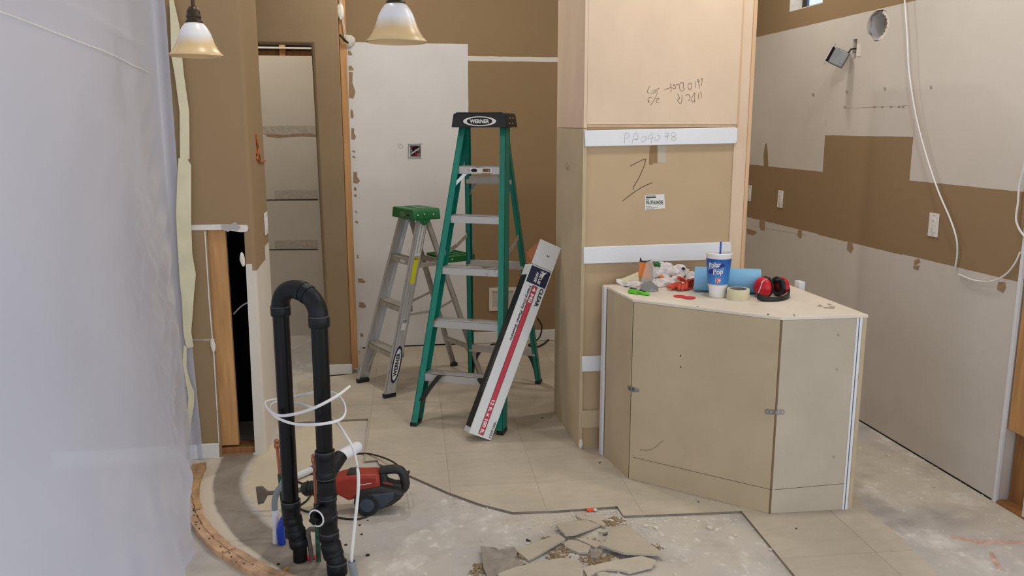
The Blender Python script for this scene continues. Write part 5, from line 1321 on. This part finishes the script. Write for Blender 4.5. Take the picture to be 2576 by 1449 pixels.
MB().tube(catmull([q(1974, 720, 0.05), q(1979, 712, 0.03), q(1974, 704, 0.02), q(1955, 704, 0.02)], 6), 0.0016, 8).build('wire_arm', M_alu, em)
MB().bar(q(1952, 704, 0.0), q(1973, 702, 0.0), 0.008, 0.006).build('arm_slider', M_black, em, bevel=0.001)
MB().bar(q(1920, 702, 0.0), q(1938, 700, 0.0), 0.012, 0.010).build('arm_slider', M_black, em, bevel=0.002)
MB().bar(q(1912, 744, -0.045), q(1909, 753, -0.05), 0.006, 0.006).build('arm_slider', M_black, em, bevel=0.001)

# utility knife
k0 = G(1580, 737, TZ); k1 = G(1634, 744, TZ); kd = (k1-k0); kl = kd.length; kd.normalize(); ks = V((-kd.y, kd.x, 0))
kn = thing('utility_knife', 'lime green and black retractable utility knife at the left corner of the cabinet top', 'knife', k0)
kp = lambda u, h, s_=0: k0+kd*(u*kl)+V((0, 0, h))+ks*s_
MB().prism([kp(0, 0.002, -.009), kp(0.02, 0.016, -.009), kp(0.12, 0.024, -.009), kp(0.45, 0.022, -.009), kp(0.80, 0.016, -.009), kp(0.88, 0.018, -.009), kp(1.0, 0.006, -.009), kp(0.97, 0.0, -.009)], ks*0.018).build('knife_body', M_knife, kn, bevel=0.004)
MB().prism([kp(0.08, 0.021, -.007), kp(0.10, 0.028, -.007), kp(0.38, 0.026, -.007), kp(0.40, 0.021, -.007)], ks*0.014).build('grip_pad', M_black, kn, bevel=0.002)
MB().prism([kp(0.50, 0.020, -.007), kp(0.54, 0.024, -.007), kp(0.80, 0.018, -.007), kp(0.82, 0.014, -.007)], ks*0.014).build('grip_pad', M_black, kn, bevel=0.002)
MB().prism([kp(0.40, 0.011, -.0097), kp(0.64, 0.008, -.0097), kp(0.64, 0.006, -.0097), kp(0.42, 0.008, -.0097)], ks*0.001).build('slot', M_ink, kn, smooth=0)
MB().lathe([(0, 0), (0.003, 0), (0.003, 0.001), (0, 0.001)], 14, kp(0.40, 0.0105, -.0094), -ks).build('screw_head', M_yellow, kn)

# red gloves
g0 = G(1712, 728, TZ); gv = thing('work_gloves', 'crumpled red rubber coated work gloves beside the white carrier bag', 'gloves', g0)
q = lambda x, y, dy=0.0: PY(x, y, g0.y+dy)
def glove(fingers, palm, nm):
    mb = MB()
    for pts in fingers:
        cc = catmull([q(*a) for a in pts], 4); n_ = len(cc)
        rs = [0.0085+0.0025*math.sin(math.pi*i/(n_-1)) for i in range(n_)]; rs[0] *= 0.75; rs[-1] *= 0.75
        mb.tube(cc, rs, 10); mb.blob(cc[0], (rs[0]*1.15,)*3, 2); mb.blob(cc[-1], (rs[-1]*1.1,)*3, 2)
    mb.blob(q(*palm[0]), palm[1], 3, 0.25, 4, 3)
    o = mb.clampz(TZ+0.0015).build(nm, M_glove, gv, smooth=3)
    r = o.modifiers.new('remesh', 'REMESH'); r.mode = 'VOXEL'; r.voxel_size = 0.0028; r.use_smooth_shade = True
    s_ = o.modifiers.new('smooth', 'SMOOTH'); s_.iterations = 3
glove([[(1680, 723, -.01), (1690, 719, 0), (1702, 716, .02)], [(1690, 724, -.03), (1698, 722, -.01), (1708, 716, .01)], [(1708, 727, -.05), (1709, 719, -.03), (1712, 712, 0)], [(1717, 728, -.05), (1720, 722, -.03), (1722, 714, 0)]], ((1705, 716, .03), (0.022, 0.022, 0.014)), 'glove')
glove([[(1706, 698, -.02), (1714, 702, .0), (1722, 706, .02)], [(1726, 726, -.04), (1727, 718, -.02), (1728, 709, .01)], [(1731, 705, -.01), (1736, 708, .01), (1740, 714, .02)], [(1722, 732, -.035), (1730, 730, -.02), (1738, 726, 0)], [(1742, 703, .0), (1745, 707, .02), (1744, 714, .03)]], ((1734, 717, .03), (0.022, 0.022, 0.022)), 'glove')

# white carrier bag
bg0 = G(1680, 716, TZ); bag = thing('plastic_carrier_bag', 'crumpled white plastic carrier bag with green and orange print behind the gloves', 'plastic bag', bg0)
q = lambda x, y, dy=0.0: PY(x, y, bg0.y+dy)
mb = MB()
for (x, y, dy, r, sd) in ((1708, 688, .05, (.045, .035, .040), 1), (1672, 690, .03, (.045, .035, .05), 2), (1732, 698, .07, (.04, .03, .03), 3), (1690, 705, .02, (.06, .035, .03), 4), (1672, 714, -.03, (.055, .03, .022), 5), (1655, 680, .04, (.025, .03, .045), 6)):
    mb.blob(q(x, y, dy), r, 4, 0.55, 5, sd)
for v in mb.v: v.y = min(v.y, CYF-0.012)
bo_ = mb.clampz(TZ+0.001).build('bag_film', M_bagw, bag, smooth=3)
r = bo_.modifiers.new('remesh', 'REMESH'); r.mode = 'VOXEL'; r.voxel_size = 0.003; r.use_smooth_shade = True
for (x, y, dy, r, sd, m) in ((1654, 666, .02, (.016, .012, .014), 7, M_greend), (1664, 700, -.012, (.016, .010, .014), 8, M_orange), (1719, 676, .015, (.008, .006, .006), 9, M_ink), (1722, 694, .02, (.006, .006, .008), 10, M_ink), (1688, 694, -.005, (.008, .005, .005), 11, M_grime)):
    MB().blob(q(x, y, dy), r, 3, 0.6, 4, sd).build('bag_print', m, bag, smooth=3)

# opened blister pack
bp0 = G(1622, 733, TZ); bl = thing('blister_pack', 'opened clear blister pack with orange card and black base insert', 'packaging', bp0)
q = lambda x, y, dy=0.0: PY(x, y, bp0.y+dy)
MB().prism([q(1606, 697, .03), q(1635, 700, .03), q(1630, 659, .04), q(1609, 658, .04)], (0.0, 0.003, 0)).build('orange_card', M_orange, bl, smooth=0)
MB().prism([q(1609, 659, .038), q(1630, 660, .038), q(1640, 653, .04), q(1629, 656, .04), q(1616, 656, .04), q(1611, 647, .04)], (0, 0.003, 0)).build('torn_top', M_black, bl, smooth=0)
mb = MB(); f_ = [q(1609, 736, -.01), q(1656, 738, -.02), q(1656, 735, 0.05), q(1612, 730, 0.05)]
mb.prism([q(1615, 733, -.02), q(1634, 737, -.02), q(1656, 734, -.01), q(1656, 722, .0), q(1640, 708, .02), q(1616, 718, .01)], (0, 0.03, 0)).build('base_insert', M_black, bl, bevel=0.002)
MB().prism([q(1636, 724, -.024), q(1652, 731, -.024), q(1634, 733, -.024)], (0, 0.003, 0)).build('insert_facet', mat('slate_plastic', (120, 136, 160), 0.4), bl, smooth=0)
sh_ = MB(); ring0 = [q(1605, 735, -.03), q(1657, 738, -.03), q(1657, 728, .05), q(1606, 722, .05)]; ring1 = [q(1626, 658, .02), q(1641, 655, .02), q(1640, 657, .05), q(1627, 658, .05)]
sh_.add(ring0+ring1, [(0, 1, 5, 4), (1, 2, 6, 5), (2, 3, 7, 6), (3, 0, 4, 7)]).build('clear_shell', M_clear, bl, smooth=0)
for poly in ([(1640, 664), (1645, 668), (1651, 690), (1647, 690)], [(1648, 700), (1654, 698), (1656, 711), (1650, 712)]):
    MB().prism([q(x, y, -.005) for x, y in poly], (0, 0.001, 0)).build('shell_fold', M_clear, bl, smooth=0)
MB().prism([q(1648, 699, -.02), q(1658, 696, -.02), q(1658, 697.5, -.02), q(1648, 701, -.02)], (0, 0.001, 0)).build('shell_print', M_ink, bl, smooth=0)

# folded cream paper and tissue at the back left corner
pp0 = G(1560, 716, TZ); fp = thing('folded_paper', 'folded cream coloured paper sleeve at the back left corner of the cabinet top', 'paper', pp0)
q = lambda x, y, dy=0.0: PY(x, y, pp0.y+dy)
MB().prism([q(1562, 702, 0), q(1606, 684, .02), q(1608, 708, .0), q(1567, 719, -.02)], (0.0, 0.003, 0)).build('paper_leaf', M_tape, fp, smooth=0)
MB().prism([q(1550, 702, .0), q(1562, 701, .0), q(1567, 719, -.02), q(1552, 711, -.01)], (0.0, 0.003, 0)).build('paper_leaf', M_label, fp, smooth=0)
MB().blob(q(1592, 716, -.05), (0.045, 0.03, 0.012), 4, 0.6, 5, 31).clampz(TZ).build('tissue_scrap', M_bagw, fp, smooth=3)

# ================================================================== WALL DEVICES
def plate_on(plane, nrm, cx, cy, w_, h_, label, decora=True, right=None, name='outlet', cat='outlet'):
    c = plane(cx, cy); n_ = V(nrm); r_ = V(right); u_ = V((0, 0, 1))
    t = thing(name, label, cat, c)
    def bx3(a, b, wd, ht, d0, d1, nm, m, par, bev=0.0):
        pts = [c+r_*(a+x*wd/2)+u_*(b+y*ht/2)+n_*d0 for x, y in ((-1, -1), (1, -1), (1, 1), (-1, 1))]
        return MB().prism(pts, n_*(d1-d0)).build(nm, m, par, bevel=bev)
    pl_ = bx3(0, 0, w_, h_, 0.0, 0.006, 'cover_plate', M_outlet, t, 0.0025)
    if decora:
        dv = bx3(0, 0, w_*0.47, h_*0.58, 0.006, 0.0085, 'device_face', M_outlet, t, 0.001)
        return t, bx3, dv
    return t, bx3, pl_
# right wall
def gfci(cx, cy, lbl, w_=0.072, h_=0.116):
    t, b3, dv = plate_on(lambda x, y: PX(x, y, RX-0.0005), NX, cx, cy, w_, h_, lbl, True, (0, -1, 0))
    for s_ in (-1, 1):
        b3(-0.006, s_*0.020, 0.002, 0.008, 0.0085, 0.0088, 'slot', M_ink, dv); b3(0.006, s_*0.020, 0.002, 0.007, 0.0085, 0.0088, 'slot', M_ink, dv)
        b3(0, s_*0.0475, 0.005, 0.005, 0.006, 0.0068, 'screw_head', M_steel, t)
    b3(0, 0, 0.012, 0.007, 0.0085, 0.0095, 'test_button', M_pvcyel, dv)
gfci(2350, 566, 'white wall outlet on the brown band nearest the hanging cable')
gfci(1964, 501, 'white wall outlet on the brown band halfway to the tall cabinet')
gfci(1885, 486, 'white wall outlet half hidden by the tall cabinet edge')
# light switch on the left return wall
t, b3, dv = plate_on(lambda x, y: PX(x, y, SXR+0.0005), (1, 0, 0), 668, 562, 0.118, 0.118, 'white double switch plate on the narrow left wall return', True, (0, 1, 0), 'light_switch', 'switch')
b3(0, 0, 0.030, 0.060, 0.0085, 0.011, 'rocker', M_outlet, dv, 0.001)
# outlet on back wall behind the ladder
t, b3, dv = plate_on(lambda x, y: PY(x, y, BY-0.0005), NY, 1268, 489, 0.072, 0.116, 'white outlet on the back wall seen behind the green ladder', True, (1, 0, 0))
for s_ in (-1, 1): b3(0, s_*0.020, 0.006, 0.008, 0.0085, 0.0088, 'slot', M_ink, dv)
# open switch box in the white panel
eb = V((0.328, BY, 1.4725)); t = thing('open_wall_box', 'open steel electrical box with tangled wires in the white wall panel', 'electrical box', eb)
mb = MB(); 
for (x0, x1, z0, z1) in ((-.040, -.037, -.042, .042), (.037, .040, -.042, .042), (-.037, .037, -.042, -.039), (-.037, .037, .039, .042)): mb.bb(eb.x+x0, eb.x+x1, BY-0.001, BY+0.06, eb.z+z0, eb.z+z1)
mb.bb(eb.x-.04, eb.x+.04, BY+0.06, BY+0.064, eb.z-.042, eb.z+.042); mb.build('box_shell', M_steel, t, smooth=0)
rw_ = random.Random(5)
for nm, m, k in (('wire', M_prred, 3), ('wire', M_white, 2), ('wire', M_black, 3)):
    for i in range(k):
        pts = [eb+V((rw_.uniform(-.03, .03), rw_.uniform(0.005, 0.05), rw_.uniform(-.034, .034))) for _ in range(5)]
        MB().tube(catmull(pts, 5), 0.0032, 6).build(nm, m, t)
patch('cut_rim', [(1026, 362), (1064, 361), (1064, 364), (1029, 365), (1029, 396), (1063, 396), (1063, 399), (1026, 400)], lambda x, y: PY(x, y, BY-0.0006), M_steel, t, NY, 0.001)
patch('cut_rim', [(1060, 362), (1064, 362), (1063, 399), (1060, 399)], lambda x, y: PY(x, y, BY-0.0008), M_plaster, t, NY, 0.001)
# recessed valve box
wbp = lambda x, y: PY(x, y, BY-0.0005)
w0 = wbp(1230, 782); w1 = wbp(1300, 722)
t = thing('valve_box', 'white recessed plumbing box low on the brown back wall', 'valve box', (w0.x, BY, w0.z))
mb = MB(); fr4 = 0.028
for (x0, x1, z0, z1) in ((w0.x, w0.x+fr4, w0.z, w1.z), (w1.x-fr4, w1.x, w0.z, w1.z), (w0.x+fr4, w1.x-fr4, w0.z, w0.z+fr4), (w0.x+fr4, w1.x-fr4, w1.z-fr4, w1.z)): mb.bb(x0, x1, BY-0.010, BY-0.001, z0, z1)
mb.build('box_frame', M_pvcyel, t, bevel=0.002)
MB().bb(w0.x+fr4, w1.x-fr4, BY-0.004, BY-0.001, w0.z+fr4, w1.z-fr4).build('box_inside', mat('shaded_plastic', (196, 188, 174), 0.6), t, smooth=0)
vc = wbp(1258, 754)+V((0, -0.02, 0))
vv = MB(); vv.tube([vc+V((0, 0.02, 0)), vc+V((0, -0.02, 0))], 0.008, 12).tube([vc+V((0, -0.015, -0.03)), vc+V((0, -0.015, 0.012))], 0.010, 12).build('valve', M_steel, t)
v2 = wbp(1256, 795)
solo(MB().tube([v2, v2+V((0, -0.05, 0))], 0.010, 12).tube([v2+V((-0.02, -0.05, 0)), v2+V((0.02, -0.05, 0))], 0.008, 10), 'angle_stop_valve', M_steel, 'small chrome shut-off valve on the back wall below the recessed plumbing box', 'valve', v2)
# black hose on the floor behind the green ladder
hq = lambda x, y: PY(x, y, 6.16)
solo(MB().tube(catmull([hq(1352, 800), hq(1361, 815), hq(1363, 822)], 5)+catmull([hq(1362, 835), hq(1356, 850), G(1340, 862, 0.008), G(1330, 868, 0.008), G(1348, 873, 0.008), G(1366, 866, 0.008), G(1378, 856, 0.008), G(1390, 846, 0.008)], 6), 0.006, 8), 'black_hose', M_cord, 'thin black hose looped on the floor against the back baseboard', 'hose', G(1348, 873, 0.0))

# ---- hanging junction box, duct sleeve and cables on the right wall
jc = PX(2135, 146, RX)+V((-0.062, 0, 0))
t = thing('junction_box', 'grey steel junction box hanging out of a slot in the right wall', 'junction box', jc)
jR = Matrix.Rotation(math.radians(-126), 3, 'Z') @ Matrix.Rotation(math.radians(-26), 3, 'X')
MB().box(jc, (0.046, 0.088, 0.092), jR).build('box_shell', M_steel, t, bevel=0.006)
MB().box(jc+jR @ V((0.004, -0.050, 0)), (0.040, 0.012, 0.086), jR).build('open_side', M_dark, t)
MB().box(jc+jR @ V((0.004, -0.058, -0.006)), (0.030, 0.004, 0.060), jR).build('face_plate', M_white, t)
for s_ in (-1, 1): MB().lathe([(0.003, -.001), (0.007, -.001), (0.007, .001), (0.003, .001)], 12, jc+jR @ V((0.01, -0.052, s_*0.056)), jR @ V((0, 1, 0))).build('mounting_ear', M_steel, t)
MB().tube([jc+jR @ V((-0.02, 0.03, 0.03)), V((RX-0.02, 4.548, 2.08)), V((RX+0.06, 4.548, 2.09))], 0.005, 8).build('feed_cable', M_cord, t)
pw = PX(2158, 126, RX-0.0006)
patch('repaired_strip', [(2156, 111), (2165, 111), (2165, 142), (2155, 142)], lambda x, y: PX(x, y, RX-0.0004), M_plaster, wall_right, NX, 0.001)
dc = V((RX, 4.335, 2.185))
t = thing('duct_opening', 'round torn exhaust duct opening high on the right wall', 'duct', dc)
def duct_tube():
    mb = MB(); vs = []; fs = []; n = 40; m_ = 4
    for j in range(m_):
        for k in range(n):
            a = 2*math.pi*k/n; jit = 0.006*math.sin(7*a)+0.004*math.sin(13*a+1) if j == 0 else 0
            vs.append(V((RX+0.012+j*0.045+jit, dc.y+0.088*math.cos(a), dc.z+0.076*math.sin(a))))
    for j in range(m_-1):
        for k in range(n): fs.append((j*n+k, j*n+(k+1) % n, (j+1)*n+(k+1) % n, (j+1)*n+k))
    return mb.add(vs, fs)
duct_tube().build('duct_sleeve', mat('pale_galvanised_steel', (200, 202, 208), 0.45, metal=0.3, var=0.1, vs=14), t)
mb = MB(); n = 22; poly = []
for k in range(n): a = math.radians(-80+150*k/(n-1)); poly.append(V((RX+0.004, dc.y-0.100*math.cos(a), dc.z+0.080*math.sin(a))))
for k in reversed(range(n)): a = math.radians(-80+150*k/(n-1)); rr = 0.078+0.006*math.sin(k*2.3); poly.append(V((RX+0.004, dc.y-rr*math.cos(a), dc.z+rr*0.82*math.sin(a))))
mb.prism(poly, (0.008, 0, 0)).build('torn_gypsum_rim', M_plaster, t, smooth=0)
MB().bb(RX+0.095, RX+0.105, 4.22, 4.45, 2.07, 2.29).build('duct_flap', M_part, t, smooth=0)

q = lambda x, y, d=0.03: PX(x, y, RX-d)
solo(MB().tube(catmull([q(2268, -160), q(2272, -70), q(2276, 0), q(2282, 90), q(2287, 180), q(2304, 290), q(2330, 390), q(2360, 480), q(2390, 550), q(2406, 600), q(2408, 640, .02), q(2403, 672, .012)], 6), 0.0042, 10),
     'hanging_cable', M_cable, 'long white cable hanging down across the right wall from above', 'cable', q(2403, 672))
solo(MB().tube(catmull([q(2412, 690, .010), q(2440, 702, .010), q(2470, 708, .012), q(2500, 706, .014), q(2530, 690, .012), q(2552, 664, .012), q(2566, 634, .01)], 6), 0.0036, 10),
     'loose_cable', M_cable, 'short white cable sagging below the brown band at the right wall end', 'cable', q(2412, 690))
solo(MB().tube(catmull([q(2585, 380, .02), q(2574, 430, .02), q(2564, 470, .02), q(2561, 510, .02), q(2556, 550, .02), q(2564, 576, .015), q(2578, 596, .01)], 6), 0.0046, 10),
     'loose_cable', M_cable, 'white cable curving in at the far right edge of the picture', 'cable', q(2578, 596))

# ================================================================== BROKEN TILES
def sh3(x, y): return (1130+x*0.23292, 1230+y*0.23298)
shards = [
 ('broken tile piece with a straight dark edge below the orange plug', [(1150, 410), (1290, 360), (1480, 330), (1630, 385), (1390, 505), (1350, 525), (1250, 540)], 0.010, 0.012, 0.004, M_tile),
 ('narrow broken tile sliver lying nearest the laid tile edge', [(1365, 275), (1480, 280), (1610, 310), (1690, 365), (1680, 400), (1640, 385), (1520, 330), (1430, 325)], 0.014, 0.004, 0.010, M_tile),
 ('broken tile strip tilted up on the right of the rubble', [(1610, 470), (1720, 410), (1930, 375), (1900, 440), (1700, 465)], 0.020, 0.006, 0.014, M_tile),
 ('largest broken tile piece on the right of the rubble', [(1720, 470), (1960, 375), (2000, 470), (2320, 740), (1890, 735), (1760, 690), (1630, 640), (1640, 610), (1690, 590)], 0.010, 0.010, 0.004, M_tile),
 ('long broken tile strip at the front right of the rubble', [(1440, 855), (1700, 800), (2070, 745), (2230, 790), (2190, 850), (1940, 905), (1860, 880), (1700, 865), (1490, 925)], 0.008, 0.008, 0.006, M_tile),
 ('big broken tile piece cut off by the bottom of the picture', [(515, 915), (720, 850), (1200, 770), (1340, 780), (1450, 890), (1440, 960), (1300, 1010), (600, 1000)], 0.008, 0.006, 0.006, M_tile),
 ('four-sided broken tile with brown mortar on it in the rubble', [(720, 665), (900, 600), (1180, 520), (1250, 565), (860, 765), (800, 720)], 0.010, 0.010, 0.004, M_tile),
 ('broken tile piece in the very middle of the rubble', [(1240, 575), (1300, 545), (1380, 555), (1530, 620), (1500, 690), (1400, 690), (1250, 620)], 0.006, 0.004, 0.006, M_tile),
 ('pointed broken tile wedge in the middle of the rubble', [(1365, 525), (1480, 530), (1680, 580), (1590, 625)], 0.012, 0.004, 0.006, M_tile),
 ('dark grey upturned tile piece on the left of the rubble', [(505, 675), (560, 650), (700, 640), (735, 685), (690, 775), (640, 735)], 0.020, 0.020, 0.014, M_brick),
 ('upturned mortar-backed tile at the far left of the rubble', [(340, 650), (480, 665), (640, 740), (830, 800), (620, 890), (420, 960), (370, 860)], 0.006, 0.012, 0.002, M_brick),
 ('small broken tile triangle beside the middle of the rubble', [(1530, 650), (1600, 640), (1640, 700), (1590, 750), (1530, 740)], 0.008, 0.006, 0.006, M_brick),
 ('small flat broken tile chip in front of the largest piece', [(1740, 775), (1830, 740), (1840, 770)], 0.010, 0.004, 0.008, M_tile),
 ('small broken tile chip at the bottom right of the rubble', [(1590, 905), (1700, 895), (1730, 920), (1620, 940)], 0.006, 0.008, 0.004, M_tile),
 ('tiny broken tile chip among crumbs above the wedge', [(1490, 520), (1560, 490), (1590, 515), (1520, 545)], 0.010, 0.004, 0.010, M_tile),
 ('tiny broken tile chip leaning on the largest piece', [(1610, 540), (1660, 515), (1700, 545), (1640, 570)], 0.010, 0.010, 0.006, M_tile),
]
for lbl, px, z0, tx, z1, m in shards:
    pts = [G(*sh3(x, y), ZC+0.010+z0*0.3) for x, y in px]
    c0 = sum(pts, V((0, 0, 0)))/len(pts)
    # each piece lies slightly tipped
    tilt = V((random.choice((-1, 1))*random.uniform(.4, 1)*tx*2.6, random.choice((-1, 1))*random.uniform(.4, 1)*tx*2.6))
    top = [V((p.x, p.y, p.z+(p.x-c0.x)*tilt.x*3+(p.y-c0.y)*tilt.y*3)) for p in pts]
    mb = MB().prism([p-V((0, 0, 0.0095)) for p in top], (0, 0, 0.0095))
    mn = min(v.z for v in mb.v)
    for v in mb.v: v.z += (ZC+0.0015-mn)
    solo(mb, 'tile_shard', m, lbl, 'tile shard', (c0.x, c0.y, ZC+0.0015), 'broken tile pieces in the rubble', smooth=0)
# crumbled mortar heaps
mort = MB()
for (x, y, r, h) in ((1130, 660, .055, .010), (1290, 650, .04, .010), (1420, 660, .03, .016), (1180, 740, .05, .008), (1560, 770, .06, .008), (770, 740, .04, .008), (560, 880, .045, .010), (1060, 570, .025, .022), (1700, 740, .05, .008), (330, 840, .03, .006), (300, 910, .03, .006), (1780, 360, .06, .006), (440, 680, .03, .018), (1640, 790, .04, .01), (2180, 640, .05, .004)):
    for k in range(int(900*r)):
        aa = random.uniform(0, 6.283); rr = r*math.sqrt(random.random()); q_ = random.uniform(0.004, 0.011)*(1.2-rr/r*0.6)
        p = G(*sh3(x, y), ZC)+V((rr*math.cos(aa), 0.8*rr*math.sin(aa), q_*0.25+max(0, h-0.012)))
        mort.blob(p, (q_, q_*random.uniform(.7, 1.1), q_*random.uniform(.5, .9)), 1, 0.5, 3, k+x)
o = mort.build('mortar_dirt', M_mud, None, smooth=3); setp(o, 'brown crumbled mortar dirt heaped between the broken tiles', 'dirt', kind='stuff')
# plaster and tile crumbs
cr_ = MB(); rc = random.Random(11)
def crumb(px, py, s, z=ZC):
    p = G(px, py, z); n_ = rc.randint(4, 6); a0 = rc.uniform(0, 6.28); vs = []
    for k in range(n_):
        a = a0+2*math.pi*k/n_; r = s*rc.uniform(0.6, 1.2); vs.append(p+V((r*math.cos(a), r*math.sin(a), 0.0003)))
    cr_.prism(vs, (rc.uniform(-.3, .3)*s, rc.uniform(-.3, .3)*s, s*rc.uniform(0.3, 0.9)))
edge = [(1130, 1246), (1285, 1293), (1410, 1290), (1553, 1280), (1572, 1304), (1860, 1292)]
for i in range(330):
    k = rc.randint(2, 4) if rc.random() < 0.75 else rc.randint(0, 3); k = min(k, 4); u = rc.random()
    x = edge[k][0]+(edge[k+1][0]-edge[k][0])*u; y = edge[k][1]+(edge[k+1][1]-edge[k][1])*u+abs(rc.gauss(0, 10))+3
    crumb(x, y, rc.uniform(0.0015, 0.006))
for i in range(220): crumb(rc.gauss(1480, 120), rc.gauss(1370, 38), rc.uniform(0.002, 0.007))
for i in range(90): crumb(rc.uniform(900, 1800), rc.uniform(1300, 1449), rc.uniform(0.0015, 0.004))
for i in range(60): crumb(rc.gauss(1600, 25), rc.gauss(1325, 18), rc.uniform(0.002, 0.006))
for (x, y, s) in ((1624, 1325, .012), (1650, 1329, .014), (1665, 1348, .011), (1695, 1362, .009), (1412, 1399, .009), (1787, 1330, .014), (1803, 1334, .012), (1838, 1356, .012), (1849, 1349, .008), (1940, 1385, .010), (1893, 1332, .006), (2070, 1118, .01), (2164, 1129, .008), (2236, 1148, .014), (2350, 1226, .009), (2420, 1246, .008), (2285, 1160, .008), (1540, 1312, .01)):
    crumb(x, y, s)
for i in range(70):
    u = rc.random(); crumb(2175+u*330-abs(rc.gauss(0, 12)), 1060+u*195+abs(rc.gauss(0, 4))+4, rc.uniform(0.002, 0.006))
for i in range(50): crumb(rc.gauss(2350, 120), rc.gauss(1290, 50), rc.uniform(0.002, 0.006))
for i in range(60):
    u = rc.random(); crumb(1700+u*450, 1245+u*50-max(0, (u-.5))*40+rc.uniform(2, 8), rc.uniform(0.0015, 0.004), 0.0005)
for (x, y) in ((1364, 1052), (1509, 1165), (1755, 1263), (1330, 1360), (2003, 1330)): pass
o = cr_.build('plaster_crumbs', M_crumb, None, smooth=0); setp(o, 'white plaster and tile crumbs scattered along the broken tile edge', 'debris', kind='stuff')
dk = MB()
for (x, y, s) in ((1364, 1052, .005), (1509, 1165, .005), (1757, 1263, .004), (2003, 1330, .004), (870, 1372, .006), (905, 1322, .005), (910, 1345, .005), (925, 1310, .004), (925, 1398, .008), (700, 1420, .006)):
    p = G(x, y, 0.0 if (x > 1300 and y < 1270) or x == 2003 else ZC); dk.blob(p+V((0, 0, s*0.4)), (s, s*0.8, s*0.6), 2, 0.4, 4, x)
o = dk.build('dark_specks', M_cord, None); setp(o, 'small dark grit specks scattered over the floor', 'debris', kind='stuff')
oc = G(1488, 1287, ZC)
ot = thing('wall_plug', 'small orange plastic plug lying at the broken tile edge', 'plug', oc)
MB().tube([oc+V((-0.022, 0, 0.009)), oc+V((0.010, -0.002, 0.009))], [0.008, 0.0085], 14).build('plug_body', mat('orange_plastic', (226, 92, 46), 0.45), ot)
MB().tube([oc+V((0.010, -0.002, 0.009)), oc+V((0.022, -0.003, 0.009))], 0.006, 12).build('plug_tip', M_label, ot)
bs_ = G(1329, 1361, ZC)
solo(MB().tube([bs_+V((-0.004, 0, 0.004)), bs_+V((0.010, -0.010, 0.004))], [0.004, 0.0015], 8).blob(bs_+V((-0.005, 0.001, 0.005)), (0.005, 0.004, 0.005), 2), 'screw', M_ink, 'black screw lying on the slab left of the broken tiles', 'screw', bs_)
wc = G(720, 1438, ZC)
solo(MB().prism([G(702, 1444, ZC+.001), G(720, 1430, ZC+.001), G(726, 1432, ZC+.001), G(708, 1447, ZC+.001)], (0, 0, 0.008)), 'wood_chip', M_wood, 'splinter of pale wood lying beside the curved wall plate', 'wood chip', wc, smooth=0)
